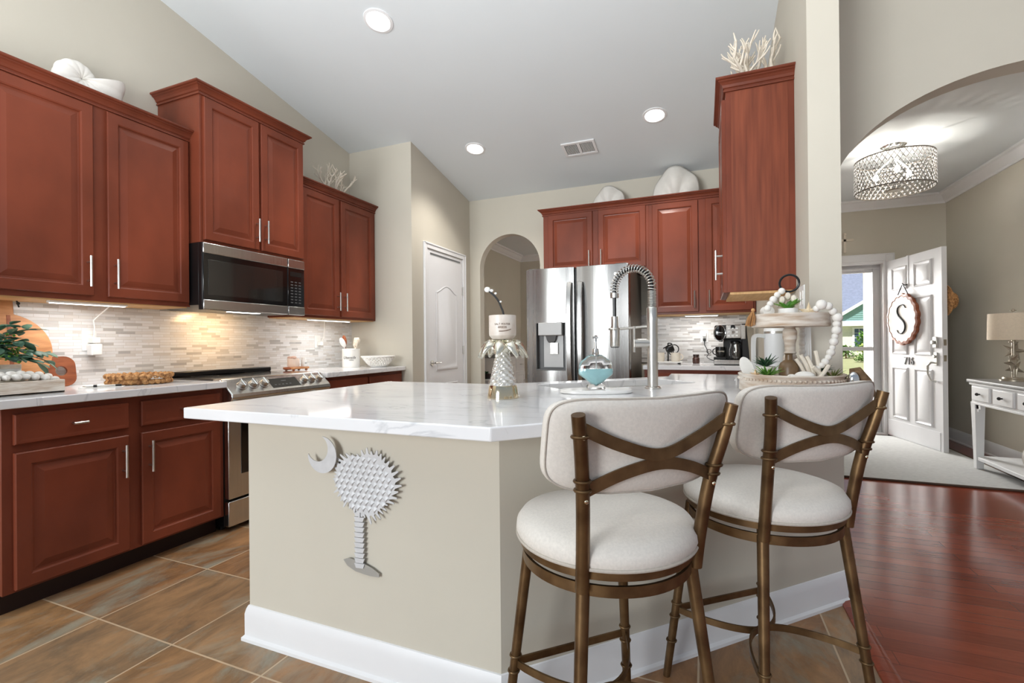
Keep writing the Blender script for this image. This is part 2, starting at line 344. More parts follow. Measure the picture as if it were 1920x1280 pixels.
# ------------------------------------------------------------------ setting
XL, YP, XP, YB, XR, XR2, YE = -3.30, 3.808, -2.567, 5.017, .435, .557, 2.437
zc = lambda y: 3.052-.2*(y-3.808)
def offset_path(path, closed=False):
    P = [Vector((p[0], p[1])) for p in path]; n = len(P); out = []
    for i in range(n):
        a = P[i]-P[i-1] if (i > 0 or closed) else None
        b = P[(i+1) % n]-P[i] if (i < n-1 or closed) else None
        na = Vector((a.y, -a.x)).normalized() if a is not None else None
        nb = Vector((b.y, -b.x)).normalized() if b is not None else None
        if na is None: m = nb
        elif nb is None: m = na
        else: m = (na+nb)/(1+na.dot(nb))
        out.append(m)
    return P, out
def sweep(mb, path, prof, z=0, closed=False):
    """profile (out, up) swept along a plan path; 'out' is to the right of the direction of travel"""
    P, m = offset_path(path, closed)
    return mb.loft([[(P[i].x+m[i].x*o, P[i].y+m[i].y*o, z+u) for o, u in prof] for i in range(len(P))], wrap=closed)
BASEP = [(0, 0), (.022, 0), (.022, .012), (.013, .02), (.013, .1), (.009, .118), (.004, .13), (0, .132)]
CROWNM = [(0, 0), (.012, 0), (.016, .02), (.03, .03), (.06, .075), (.075, .085), (.09, .088), (.09, .11), (0, .11)]

struct('floor', MB().box(-3.4, .535, -1.4, 5.15, -.05, 0), M_slate)
b = MB().box(.535, 5.0, -1.4, 7.0, -.05, -.001); b.box(-3.6, .5, 5.15, 8.6, -.05, -.001)
struct('floor_wood', b, M_wood)
b = MB(); b.loft([[(x, y, z) for x, z in ((.533, -.005), (.535, .008), (.548, .014), (.58, .013), (.594, .006), (.596, -.005))] for y in (-1.4, 2.42)])
struct('trim_floor_reducer', b, M_wood)
struct('wall_left', MB().hexa((XL-.1, XL), (-1.4, 3.92), (0, 0), (4.2, 4.2)), M_wall)
struct('wall_pantry_front', MB().box(XL, XP-.1, YP, YP+.1, 0, 3.2), M_wall)
struct('wall_pantry_side', MB().box(XP-.1, XP, YP, YB+.05, 0, 3.2), M_wall)
def arch_wall(name, x0, x1, y0, y1, ox0, ox1, spring, rise, top, m=M_wall, n=40):
    mb = MB(); mb.box(x0, ox0, y0, y1, 0, top); mb.box(ox1, x1, y0, y1, 0, top)
    c, a = (ox0+ox1)/2, (ox1-ox0)/2
    xs = [c-a*cos(pi*i/n) for i in range(n+1)]; zz = [spring+rise*sin(pi*i/n) for i in range(n+1)]
    # one welded strip: front, back, soffit and top
    L = [[(xs[i], y0, zz[i]), (xs[i], y1, zz[i]), (xs[i], y1, top), (xs[i], y0, top)] for i in range(n+1)]
    mb.loft(L); return struct(name, mb, m, smooth=30)
arch_wall('wall_back', XP, XR, YB, YB+.11, -2.436, -1.69, 2.0, .375, 3.1)
struct('wall_right', MB().box(XR, XR2, YE, YB+.11, 0, 3.75), M_wall)
arch_wall('wall_foyer_arch', XR2, 5.0, 3.10, 3.24, .65, 2.45, 1.864, .631, 3.7)
struct('wall_foyer_right', MB().box(2.55, 2.66, 3.24, 6.92, 0, 2.8), M_wall)
b = MB().box(XR2, 1.02, 6.8, 6.92, 0, 2.8); b.box(1.985, 2.55, 6.8, 6.92, 0, 2.8); b.box(1.02, 1.985, 6.8, 6.92, 2.05, 2.8)
struct('wall_foyer_far', b, M_wall)
b = MB().a([(XL-.1, -3.2, zc(-3.2)), (5.0, -3.2, zc(-3.2)), (5.0, 5.15, zc(5.15)), (XL-.1, 5.15, zc(5.15)),
            (XL-.1, -3.2, zc(-3.2)+.1), (5.0, -3.2, zc(-3.2)+.1), (5.0, 5.15, zc(5.15)+.1), (XL-.1, 5.15, zc(5.15)+.1)],
           [(0, 3, 2, 1), (4, 5, 6, 7), (0, 1, 5, 4), (1, 2, 6, 5), (2, 3, 7, 6), (3, 0, 4, 7)])
struct('ceiling', b, M_ceil)
struct('ceiling_foyer', MB().box(XR2-.1, 2.66, 3.24, 6.92, 2.77, 2.83), M_ceil)
struct('trim_foyer_crown', sweep(MB(), [(XR2, 3.24), (XR2, 6.8), (2.55, 6.8), (2.55, 3.24)], CROWNM, 2.66), M_trim)
# dining room beyond the small arch
struct('wall_dining_left', MB().box(-3.25, -3.15, 5.13, 8.3, 0, 2.75), M_wall)
struct('wall_dining_far', MB().box(-3.25, .6, 8.2, 8.3, 0, 2.75), M_wall)
struct('ceiling_dining', MB().box(-3.25, .6, 5.13, 8.3, 2.73, 2.78), M_ceil)
struct('trim_dining_crown', sweep(MB(), [(-3.15, 5.13), (-3.15, 8.2), (.6, 8.2)], CROWNM, 2.62), M_trim)
# half wall under the peninsula
HW = [(-1.63, 1.305), (-.575, 1.305), (.557, 2.437), (.435, 2.471), (-.621, 1.415), (-1.63, 1.415)]
struct('wall_peninsula', MB().prism(HW, 0, .8755), M_wall)
struct('baseboard_peninsula', sweep(MB(), [(-1.63, 2.2), (-1.63, 1.305), (-.575, 1.305), (.5575, 2.4375)], [(o, u) for o, u in BASEP]), M_trim, smooth=20)
struct('baseboard_foyer', sweep(MB(), [(2.1, 6.8), (2.55, 6.8), (2.55, 3.26)], BASEP), M_trim, smooth=20)
# mosaic backsplashes
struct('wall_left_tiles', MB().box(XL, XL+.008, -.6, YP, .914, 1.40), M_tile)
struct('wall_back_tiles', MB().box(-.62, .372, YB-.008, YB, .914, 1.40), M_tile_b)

def raised(mb, x0, x1, z0, z1, y, fr=.058, t=.02, panel=True):
    """cabinet door/drawer front facing -y; back face at y, thickness t"""
    f = y-t
    def R(i, d): return [(x0+i, f+d, z0+i), (x1-i, f+d, z0+i), (x1-i, f+d, z1-i), (x0+i, f+d, z1-i)]
    L = [[(x0, y, z0), (x1, y, z0), (x1, y, z1), (x0, y, z1)], R(0, .004), R(.004, 0)]
    if panel: L += [R(fr-.008, 0), R(fr-.002, .004), R(fr, .011), R(fr+.007, .012), R(fr+.036, .003), R(fr+.038, .0025)]
    else: L += [R(.012, 0), R(.02, .0008)]
    mb.loft(L); return mb
def pull(parent, x, y, z, L=.16, vertical=True, r=.006):
    mb = MB(); d = .034
    if vertical:
        mb.cyl((x, y-d, z-L/2), (x, y-d, z+L/2), r, 10)
        for s in (-1, 1): mb.cyl((x, y, z+s*L*.3), (x, y-d, z+s*L*.3), r*.8, 8)
    else:
        mb.cyl((x-L/2, y-d, z), (x+L/2, y-d, z), r, 10)
        for s in (-1, 1): mb.cyl((x+s*L*.3, y, z), (x+s*L*.3, y-d, z), r*.8, 8)
    return obj('handle', mb, M_nickel, parent)
CAB_CROWN = [(0, 0), (.010, 0), (.010, .009), (.005, .013), (.005, .017), (.012, .02), (.017, .032), (.026, .042), (.036, .047), (.036, .052), (.044, .054), (.048, .058), (.048, .066), (0, .066)]
def cabinet(label, loc, rz, W, D, H, doors, drawers=(), crown=None, toe=0, name='wall_cabinet', cat='kitchen cabinet', group=None, pulls=True, bottom=None, side=None):
    t = thing(name, label, cat, loc, rz, group)
    mb = MB()
    mb.box(0, W, 0, D, toe, H)
    obj('body', mb, M_cherry, t, bevel=.0015)
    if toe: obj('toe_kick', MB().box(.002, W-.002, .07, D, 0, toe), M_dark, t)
    if bottom: obj('bottom_panel', MB().box(.012, W-.012, .014, D-.005, -.006, .004), M_maple, t)
    for (x0, x1, z0, z1, hx, hz) in doors:
        d = obj('door', raised(MB(), x0, x1, z0, z1, 0), M_cherry, t, smooth=5)
        if hx is not None: pull(d, hx, -.02, hz)
    for (x0, x1, z0, z1, hw) in drawers:
        d = obj('drawer', raised(MB(), x0, x1, z0, z1, 0, panel=False), M_cherry, t, smooth=5)
        if hw: pull(d, (x0+x1)/2, -.02, (z0+z1)/2, hw, False)
    if crown:
        p = {'u': [(0, D), (0, 0), (W, 0), (W, D)], 'f': [(0, 0), (W, 0)], 'l': [(0, D), (0, 0), (W, 0)], 'r': [(0, 0), (W, 0), (W, D)]}[crown]
        # out = to the right of travel; travelling left side -> front -> right side keeps 'out' inward, so reverse
        obj('crown_moulding', sweep(MB(), p, CAB_CROWN, H-.002), M_cherry, t, smooth=12)
        obj('top_panel', MB().box(0, W, 0, D, H, H+.012), M_cherry, t)
    return t
Q = pi/2
# left wall: faces +x ; local x runs along +y
FX = -2.995
cabinet('two-door cherry wall cabinet left of the microwave, nautilus shell on top', (FX, 1.0, 1.372), Q, .995, FX-XL, 1.04,
        [(.05, .482, .026, 1.03, .452, .15), (.545, .98, .026, 1.03, .575, .15)], crown='f', bottom=True)
cabinet('taller cherry wall cabinet standing proud above the microwave', (-2.90, 1.996, 1.775), Q, .822, .398, .925,
        [(.02, .412, .018, .915, .385, .15), (.43, .808, .018, .915, .457, .15)], crown='u')
cabinet('two-door cherry wall cabinet right of the microwave, coral branch on top', (FX, 2.818, 1.352), Q, .988, FX-XL, 1.06,
        [(.06, .479, .02, 1.05, .45, .15), (.505, .95, .02, 1.05, .535, .15)], crown='f', bottom=True)
cabinet('cherry base cabinet with two doors and two drawers, left of the range', (-2.69, 1.012, 0), Q, .97, .606, .876,
        [(.035, .46, .112, .685, .43, .563), (.516, .943, .112, .685, .55, .563)],
        [(.035, .46, .72, .847, .055), (.516, .943, .72, .847, .055)], toe=.1, name='base_cabinet')
cabinet('cherry base cabinet to the right of the range, under the lattice bowl', (-2.69, 2.79, 0), Q, 1.013, .606, .876,
        [(.03, .50, .112, .685, .47, .56), (.52, .985, .112, .685, .55, .56)], [(.03, .50, .72, .847, .055), (.52, .985, .72, .847, .055)], toe=.1, name='base_cabinet')
# back wall: faces -y
FY = 4.692
cabinet('short two-door cherry wall cabinet above the refrigerator', (-1.54, FY, 1.80), 0, 1.06, YB-FY, .64,
        [(.056, .518, .05, .635, .488, .16), (.577, 1.033, .05, .635, .607, .16)], crown='l')
cabinet('tall two-door cherry wall cabinet on the back wall above the coffee maker', (-.48, FY, 1.38), 0, .91, YB-FY, 1.06,
        [(.033, .439, .02, 1.05, .405, .13), (.503, .89, .02, 1.05, .53, .13)], crown='f', bottom=True)
cabinet('cherry base cabinet on the back wall under the coffee maker', (-.50, 4.40, 0), 0, .93, .606, .876,
        [(.02, .45, .112, .685, .42, .56), (.48, .91, .112, .685, .51, .56)], [(.02, .45, .72, .847, .055), (.48, .91, .72, .847, .055)], toe=.1, name='base_cabinet')
# right wall: faces -x ; local x runs along -y.  Its plain side panel faces the viewer
t = cabinet('cherry wall cabinet seen from its plain side, hung on the wall end near the stools', (.118, 3.28, 1.385), -Q, .53, XR-.118, 1.06,
        [(.02, .51, .0, 1.03, .475, .155)], crown='r')
obj('bottom_panel', MB().box(.012, .518, .014, .31, -.012, .002), M_maple, t)
obj('side_panel', MB().box(.529, .5325, .026, .288, .004, 1.055), M_cherry_side, t)
# kitchen side of the peninsula
b = MB().prism([(-1.62, 1.416), (-.625, 1.416), (.43, 2.471), (.43, 3.29), (-.19, 3.29), (-.19, 3.02), (-.97, 2.235), (-1.62, 2.235)], .1, .60)
b.prism([(-1.62, 1.416), (-.625, 1.416), (-.5, 1.54), (-1.0, 2.04), (-1.0, 2.235), (-1.62, 2.235)], .6, .876)
b.prism([(.307, 2.345), (.43, 2.471), (.43, 3.29), (-.19, 3.29), (-.19, 3.02), (-.265, 2.92)], .6, .876)
t = thing('peninsula_cabinet', 'cherry base cabinets behind the half wall of the peninsula', 'kitchen cabinet', (-.6, 2.0, 0))
for v in b.v: v -= Vector((-.6, 2.0, 0))
obj('body', b, M_cherry, t)
b = MB().prism([(-1.58, 1.45), (-.63, 1.45), (.38, 2.48), (.38, 3.25), (-.14, 3.25), (-.14, 3.05), (-.95, 2.16), (-1.58, 2.16)], 0, .1)
for v in b.v: v -= Vector((-.6, 2.0, 0))
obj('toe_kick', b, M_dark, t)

# ------------------------------------------------------------------ worktops
def slab(name, label, poly, z0=.876, z1=.914, hole=None, m=M_quartz):
    me_o = obj(name, MB().prism(poly, z0, z1), m)
    if hole: cut(me_o, MB().prism(hole, z0-.1, z1+.1))
    md = me_o.modifiers.new('bevel', 'BEVEL'); md.width = .004; md.segments = 3; md.limit_method = 'ANGLE'; md.angle_limit = radians(40)
    return tag(me_o, label, 'countertop')
def rrect(u0, u1, v0, v1, r, n=6):
    P = []
    for cu, cv, a0 in ((u1-r, v1-r, 0), (u0+r, v1-r, pi/2), (u0+r, v0+r, pi), (u1-r, v0+r, 1.5*pi)):
        for i in range(n+1):
            a = a0+pi/2*i/n; P.append((cu+r*cos(a), cv+r*sin(a)))
    return P
UV = lambda u, v: ((u-v)/sqrt(2), (u+v)/sqrt(2))
slab('countertop', 'white quartz countertop left of the range under the mosaic backsplash', [(-2.645, .9), (-2.645, 1.978), (XL+.009, 1.978), (XL+.009, .9)][::-1])
slab('countertop', 'white quartz countertop right of the range holding the utensil crock', [(-2.645, 2.792), (-2.645, 3.806), (XL+.009, 3.806), (XL+.009, 2.792)][::-1])
slab('countertop', 'white quartz countertop on the back wall under the coffee maker', [(-.51, 4.365), (XR-.002, 4.365), (XR-.002, YB-.009), (-.51, YB-.009)])
SH = [UV(*p) for p in rrect(1.05, 1.83, 1.865, 2.19, .05)]
slab('countertop', 'big white quartz peninsula countertop behind the bar stools',
     [(-1.685, 1.095), (-.506, 1.095), (.557, 2.158), (.557, 2.436), (XR-.002, 2.438), (XR-.002, 3.3), (-.205, 3.3), (-.205, 3.045), (-1.0, 2.25), (-1.685, 2.25)], hole=SH)
c = UV(1.44, 2.03)
t = thing('sink', 'pale undermount sink bowl set in the peninsula countertop', 'sink', (c[0], c[1], .66), radians(45))
L = []
for d, z in ((.0, .215), (.006, .215), (.006, .21), (.0, .2), (-.012, .05), (-.04, .012), (-.09, .004)):
    L.append([(p[0], p[1], z) for p in rrect(-.39-d, .39+d, -.1625-d, .1625+d, .05)])
obj('basin', MB().loft(L, c0=False), M_sink, t)
obj('drain', MB().lathe([(.0, .006), (.03, .006), (.042, .009), (.045, .005)], 20), M_steel, t)
# ------------------------------------------------------------------ pantry door, front door, storm door
def casing(mb, x0, x1, z1, wd=.057, t=.018, z0=0):
    """flat casing around an opening, facing -y, back at y=0"""
    for a0, a1, b0, b1 in ((x0-wd, x0, z0, z1+wd), (x1, x1+wd, z0, z1+wd), (x0, x1, z1, z1+wd)):
        mb.box(a0, a1, -t, 0, b0, b1)
    for a0, a1, b0, b1 in ((x0-wd, x0-wd+.015, z0, z1+wd), (x1+wd-.015, x1+wd, z0, z1+wd), (x0-wd, x1+wd, z1+wd-.015, z1+wd)):
        mb.box(a0, a1, -t-.007, -t, b0, b1)
    return mb
# pantry door: wall faces +x, local x -> +y
dr = obj('door_1', MB().box(0, .75, -.006, .03, .01, 2.08), M_bead, None, (XP, 4.063, 0), Q, bevel=.002, kind='structure')
obj('trim_1', casing(MB(), -.004, .754, 2.086), M_trim, None, (XP, 4.063, 0), Q, bevel=.003, kind='structure')
def arch_outline(x0, x1, z0, z1, h, n=14):
    P = [(x0, z0), (x1, z0)]
    for i in range(n+1):
        s = i/n; x = x1+(x0-x1)*s; P.append((x, z1+h*(.5-.5*cos(2*pi*s))**.85))
    return P
mb = MB()
for O in (arch_outline(.17, .60, .86, 1.66, .075), [(.17, .2), (.60, .2), (.60, .70), (.17, .70)]):
    n = len(O); cx = sum(p[0] for p in O)/n; cz = sum(p[1] for p in O)/n
    def sc(k, y): return [(cx+(x-cx)*(1-k/.215), y, cz+(z-cz)*(1-k/.4)) for x, z in O]
    mb.loft([sc(-.012, -.004), sc(-.006, -.013), sc(.004, -.015), sc(.014, -.009), sc(.03, -.009), sc(.05, -.014)])
obj('panel_moulding', mb, M_bead, dr, smooth=40)
mb = MB(); mb.cyl((.075, -.006, .93), (.075, -.016, .93), .027, 20); mb.cyl((.075, -.016, .93), (.075, -.05, .93), .009, 10)
mb.tube([(.075, -.05, .93), (.12, -.052, .932), (.165, -.05, .928), (.185, -.05, .93)], [.009, .008, .007, .008], 10)
obj('door_handle', mb, M_nickel, dr)
for z in (1.72, 1.05, .3): obj('hinge', MB().box(.735, .752, -.014, -.004, z-.045, z+.045).cyl((.745, -.016, z-.05), (.745, -.016, z+.05), .006, 8), M_nickel, dr)
obj('overdoor_bar', MB().box(.06, .69, -.012, -.006, 2.035, 2.05), M_grey, dr)

# front door (hinged on the right jamb, standing open into the foyer)
HX, HY = 1.985, 6.79; DA = atan2(-.94, .18)
def six_panel(mb, W, H, t):
    mb.box(0, W, 0, t, .012, H)
    for x0, x1 in ((.14, .385), (.535, .78)):
        for z0, z1 in ((.25, .80), (.97, 1.56), (1.69, 1.92)):
            def R(i, y): return [(x0+i, y, z0+i), (x1-i, y, z0+i), (x1-i, y, z1-i), (x0+i, y, z1-i)]
            mb.loft([R(-.014, 0), R(-.014, -.006), R(-.004, -.014), R(.008, -.003), R(.018, -.002), R(.05, -.013)])
    return mb
# local: x hinge->free edge, -y is the outside face (turned towards the viewer)
fd = obj('door_2', six_panel(MB(), .94, 2.03, .045), M_bead, None, (HX, HY, 0), DA, bevel=.001, kind='structure', smooth=20)
mb = MB(); mb.box(.825, .885, -.02, 0, 1.035, 1.145); mb.cyl((.855, -.02, 1.09), (.855, -.045, 1.09), .02, 14)
obj('deadbolt', mb, M_nickel, fd, bevel=.006)
mb = MB(); mb.box(.83, .878, -.012, 0, .86, .99); mb.cyl((.855, -.012, .95), (.855, -.03, .95), .016, 12)
mb.tube([(.855, -.012, .885), (.853, -.05, .89), (.85, -.075, .86), (.85, -.075, .78), (.853, -.05, .715), (.855, -.006, .70)], [.008, .011, .011, .009, .009, .012], 10)
obj('grip_handle', mb, M_nickel, fd, bevel=.003)
obj('kick_plate', MB().box(.02, .9, -.004, 0, .02, .2), M_bead, fd)
for z in (1.09, .935): obj('strike_plate', MB().box(.9395, .942, .01, .034, z-.03, z+.03), M_silver, fd)
obj('door_sweep', MB().box(0, .94, .0, .045, .0, .012), M_black, fd)
RX90 = Matrix.Rotation(pi/2, 4, 'X')
text('house_number', '716', .115, M_grey, fd, Matrix.Translation((.42, -.004, .885)) @ RX90, ext=.004)  # grey paints the shaded sides of raised white digits
# scalloped monogram sign hanging on the door
dirx = Vector((cos(DA), sin(DA), 0)); nrm = Vector((sin(DA), -cos(DA), 0))
pt = Vector((HX, HY, 0))+dirx*.375+nrm*.012
sg = thing('door_sign', 'oval white scalloped sign with a letter S hanging on the open front door', 'sign', (pt.x, pt.y, 1.345), DA)
def scal(rx, rz, y, k=.065, n=96, lob=18): return [(rx*cos(2*pi*i/n)*(1+k*abs(sin(lob*pi*i/n))), y, rz*sin(2*pi*i/n)*(1+k*abs(sin(lob*pi*i/n)))) for i in range(n)]
obj('wooden_rim', MB().loft([scal(.255, .262, 0), scal(.262, .27, -.012), scal(.26, .268, -.035), scal(.235, .243, -.04), scal(.225, .232, -.03)]), M_wood_m, sg)
obj('white_face', MB().loft([scal(.228, .236, -.02), scal(.228, .236, -.036), scal(.19, .2, -.034), scal(.185, .195, -.033)]), M_plaster, sg)
sp_ = [(.075, .12), (.045, .15), (-.005, .155), (-.055, .13), (-.068, .085), (-.045, .04), (0, .005), (.05, -.035), (.068, -.08), (.05, -.13), (0, -.158), (-.05, -.15), (-.08, -.115)]
cs_ = []
for i in range(len(sp_)-1):
    a_, b_, c_, d_ = [Vector((sp_[q][0], 0, sp_[q][1])) for q in (max(i-1, 0), i, i+1, min(i+2, len(sp_)-1))]
    for q in range(5): f = q/5; cs_.append(.5*((2*b_)+(c_-a_)*f+(2*a_-5*b_+4*c_-d_)*f*f+(3*b_-a_-3*c_+d_)*f**3)+Vector((0, -.0365, 0)))
obj('letter_s', MB().tube(cs_, [.004+.006*sin(pi*i/(len(cs_)-1)) for i in range(len(cs_))], 8), M_ink, sg)  # dark tube paints the shadow line of a white cut-out letter
obj('hanging_cord', MB().tube([(-.1, -.02, .255), (-.05, -.02, .32), (0, -.02, .385), (.05, -.02, .32), (.1, -.02, .255)], .006, 6), M_black, sg)
tg = thing('over_door_hanger', 'white metal hook over the front door carrying the S sign', 'hook', (pt.x-nrm.x*.012, pt.y-nrm.y*.012, 1.70), DA)
obj('strap', MB().box(.02, .05, -.005, -.001, 0, .335).box(.02, .05, -.005, .05, .331, .335), M_bead, tg)
obj('hook_tip', MB().tube([(.035, -.003, .02), (.03, -.03, .015), (.01, -.04, .035)], .006, 6), M_black, tg)
# straw hat hanging on the far face of the door
pt = Vector((HX, HY, 0))+dirx*.86-nrm*.05
t = thing('straw_hat', 'brown straw hat hanging behind the open front door', 'hat', (pt.x, pt.y, 1.50), DA)
obj('brim', MB().loft([[(.14*cos(a), .01+y, .16*sin(a)) for a in [2*pi*i/32 for i in range(32)]] for y in (0, .008)]), M_wicker, t)
mb = MB(); mb.loft([[(r*cos(a), .018+y, r*1.1*sin(a)) for a in [2*pi*i/24 for i in range(24)]] for r, y in ((.09, 0), (.085, .05), (.07, .08), (.03, .09))]); obj('crown', mb, M_wicker, t)
# storm door and jambs
b = MB()
for x0, x1, z0, z1 in ((1.02, 1.045, 0, 2.05), (1.96, 1.985, 0, 2.05), (1.045, 1.96, 2.02, 2.05)): b.box(x0, x1, 6.79, 6.93, z0, z1)
b.box(1.02, 1.985, 6.78, 6.95, .0, .02)
struct('door_frame', b, M_trim, bevel=.002)
b = casing(MB(Matrix.Translation((0, 6.8, 0))), 1.02, 1.985, 2.05, .085, .018); struct('trim_2', b, M_trim, bevel=.003)
sd = MB(); 
for x0, x1, z0, z1 in ((1.045, 1.125, .02, 2.02), (1.885, 1.96, .02, 2.02), (1.125, 1.885, 1.93, 2.02), (1.125, 1.885, .99, 1.035), (1.125, 1.885, .02, .16)): sd.box(x0, x1, 6.895, 6.925, z0, z1)
sdo = struct('door_3', sd, M_stdoor, bevel=.004)
obj('storm_glass', MB().box(1.125, 1.885, 6.908, 6.911, .16, 1.93), M_glasspane, sdo)
obj('closer', MB().cyl((1.35, 6.88, 1.975), (1.8, 6.88, 1.975), .016, 12).cyl((1.8, 6.88, 1.975), (1.93, 6.85, 1.975), .006, 8), M_stdoor, sdo)
# entry rug
t = thing('entry_rug', 'large pale grey flat-woven rug inside the front door', 'rug', (1.45, 5.65, .001))
obj('pile', MB().box(-.85, .84, -1.03, 1.03, 0, .012), M_rug, t)
obj('binding', MB().box(-.87, .86, -1.045, -1.03, 0, .013).box(-.87, -.85, -1.045, 1.045, 0, .013).box(.84, .86, -1.045, 1.045, 0, .013).box(-.87, .86, 1.03, 1.045, 0, .013), M_rugedge, t)
# little cross over the door
t = thing('wall_cross', 'small cream cross on the wall above the front door', 'cross', (1.585, 6.797, 2.29))
mb = MB()
for p0, p1 in (((0, -.007, -.11), (0, -.007, .10)), ((-.075, -.007, .03), (.075, -.007, .03))):
    mb.tube([p0, p1], .013, sec=RECT(1, .45), up=(0, 1, 0))
for p in ((0, -.007, -.11), (0, -.007, .105), (-.078, -.007, .03), (.078, -.007, .03)): mb.sphere(p, (.016, .006, .016), 10, 6)
obj('cross_bars', mb, M_ivory, t)
# ------------------------------------------------------------------ foyer furniture
t = thing('console_table', 'white console table with drawers against the foyer wall', 'table', (2.34, 4.66, .0145))
mb = MB(); X0, X1, Y0, Y1 = -.2, .2, -.62, .62
obj('table_top', MB().box(X0-.025, X1+.005, Y0-.03, Y1+.03, .735, .762), M_tabletop, t, bevel=.008)
obj('top_moulding', MB().box(X0-.012, X1, Y0-.015, Y1+.015, .715, .735), M_table, t, bevel=.005)
obj('apron', MB().box(X0, X1, Y0, Y1, .565, .715).box(X0-.006, X1, Y0-.006, Y1+.006, .55, .567), M_table, t, bevel=.003)
for k, (a, c) in enumerate(((.60, .31), (.28, -.01), (-.04, -.33), (-.36, -.6))):
    d = obj('drawer', MB().box(X0-.014, X0+.002, c+.01, a-.01, .585, .705), M_table, t, bevel=.006)
    obj('knob', MB().cyl((X0-.014, (a+c)/2, .645), (X0-.03, (a+c)/2, .645), .006, 10).sphere((X0-.034, (a+c)/2, .645), .013, 10, 6), M_brass_k, d)
for sx in (0, 1):
    for sy in (0, 1):
        x, y = (X0+.03 if sx == 0 else X1-.03), (Y0+.03 if sy == 0 else Y1-.03)
        obj('leg', MB().tube([(x, y, 0 if sx == 0 else -.0145), (x, y, .12), (x, y, .52), (x, y, .555)], [.024, .026, .034, .036], sec=RECT(1, 1), up=(0, 1, 0)), M_table, t, bevel=.002, smooth=0)
obj('bracket', MB().box(X0+.004, X0+.02, Y1-.13, Y1-.06, .515, .55).box(X0+.004, X0+.02, Y1-.1, Y1-.06, .49, .55), M_table, t)
obj('lower_shelf', MB().box(X0+.01, X1-.01, Y0+.01, Y1-.01, .075, .105), M_table, t, bevel=.003)
t = thing('table_lamp', 'table lamp with stacked starfish base and linen drum shade on the white console', 'lamp', (2.335, 5.10, .7775))
obj('base', MB().lathe([(0, 0), (.085, 0), (.085, .012), (.07, .018), (.066, .03), (0, .032)], 28), M_silver, t)
def star(mb, M, R=.085, h=.016):
    top = []; 
    for i in range(10):
        a = pi*i/5+pi/2; r = R if i % 2 == 0 else R*.36; top.append((r*cos(a), r*sin(a)))
    mm = MB(M); 
    f = [(x*.98, y*.98, 0) for x, y in top]
    mm.a([(x, y, 0) for x, y in top]+[(0, 0, h), (0, 0, -h*.6)], [(i, (i+1) % 10, 10) for i in range(10)]+[((i+1) % 10, i, 11) for i in range(10)])
    b0 = len(mb.v); mb.v += mm.v; mb.f += [[b0+i for i in f] for f in mm.f]
for k, (z, ry, rz) in enumerate(((.10, .5, .3), (.17, -.4, 1.5), (.245, .3, 2.4), (.14, -.2, 3.6))):
    mb = MB(); star(mb, Matrix.Translation((.012*(-1)**k, .012*(-1)**k, z)) @ Matrix.Rotation(rz, 4, 'Z') @ Matrix.Rotation(pi/2-.2*(-1)**k, 4, 'X') @ Matrix.Rotation(ry, 4, 'Z'), .082, .026); obj('starfish', mb, M_silver, t, smooth=0)
obj('stem', MB().cyl((0, 0, .03), (0, 0, .37), .012, 12).lathe([(0, .31), (.03, .315), (.03, .32), (0, .325)], 16), M_silver, t)
obj('lamp_shade', MB().lathe([(.155, .335), (.15, .55), (.148, .55), (.153, .335)], 40, caps=False), M_shade, t)
obj('finial', MB().cyl((0, 0, .37), (0, 0, .565), .004, 8).sphere((0, 0, .575), (.012, .012, .014), 8, 6).box(-.02, .02, -.002, .002, .57, .576), M_silver, t)
obj('shade_spider', MB().cyl((-.149, 0, .548), (.149, 0, .548), .003, 6).cyl((0, -.149, .548), (0, .149, .548), .003, 6), M_silver, t)
t = thing('woven_orb', 'white ribbed ball standing on the lower shelf of the white console', 'ornament', (2.26, 4.51, .1205))
mb = MB()
L = []
for k in range(21):
    th = -pi/2+pi*k/20; L.append([((.135+.008*(i % 2))*max(cos(th), .01)*cos(2*pi*i/64), (.135+.008*(i % 2))*max(cos(th), .01)*sin(2*pi*i/64), .14+.14*sin(th)) for i in range(64)])
mb.loft(L); obj('ribs', mb, M_plaster, t, smooth=60)
# crystal drum chandelier
cx, cy = 1.505, 4.93
t = thing('ceiling_light', 'round crystal lattice drum light on the foyer ceiling', 'ceiling light', (cx, cy, 2.77))
obj('canopy', MB().lathe([(0, 0), (.09, 0), (.09, -.008), (.075, -.02), (.05, -.028), (.02, -.03), (0, -.03)], 28), M_chrome, t)
for k in range(4):
    a = pi/4+k*pi/2; obj('rod', MB().cyl((.05*cos(a), .05*sin(a), -.025), (.26*cos(a), .26*sin(a), -.118), .003, 6), M_chrome, t)
R0, z0, z1 = .27, -.385, -.115
for z in (z0, z1): obj('rim', MB().ring((0, 0, z), R0, .005, 56, 6), M_wire, t)
mb = MB(); nn = 44
for sgn in (-1, 1):
    for i in range(nn):
        P = [(R0*cos(2*pi*i/nn+sgn*.62*s/6), R0*sin(2*pi*i/nn+sgn*.62*s/6), z0+(z1-z0)*s/6) for s in range(7)]
        mb.tube(P, .0024, 4)
obj('wire_lattice', mb, M_wire, t)
mb = MB()
for i in range(nn):
    for k in range(9):
        a = 2*pi*(i+(k % 2)*.5)/nn; z = z0+(z1-z0)*(k+.5)/9; c = (R0*cos(a), R0*sin(a), z)
        d = .0105
        mb.a([(c[0], c[1], z+d), (c[0]-d*sin(a), c[1]+d*cos(a), z), (c[0], c[1], z-d), (c[0]+d*sin(a), c[1]-d*cos(a), z), (c[0]+.007*cos(a), c[1]+.007*sin(a), z), (c[0]-.007*cos(a), c[1]-.007*sin(a), z)],
             [(0, 1, 4), (1, 2, 4), (2, 3, 4), (3, 0, 4), (1, 0, 5), (2, 1, 5), (3, 2, 5), (0, 3, 5)])
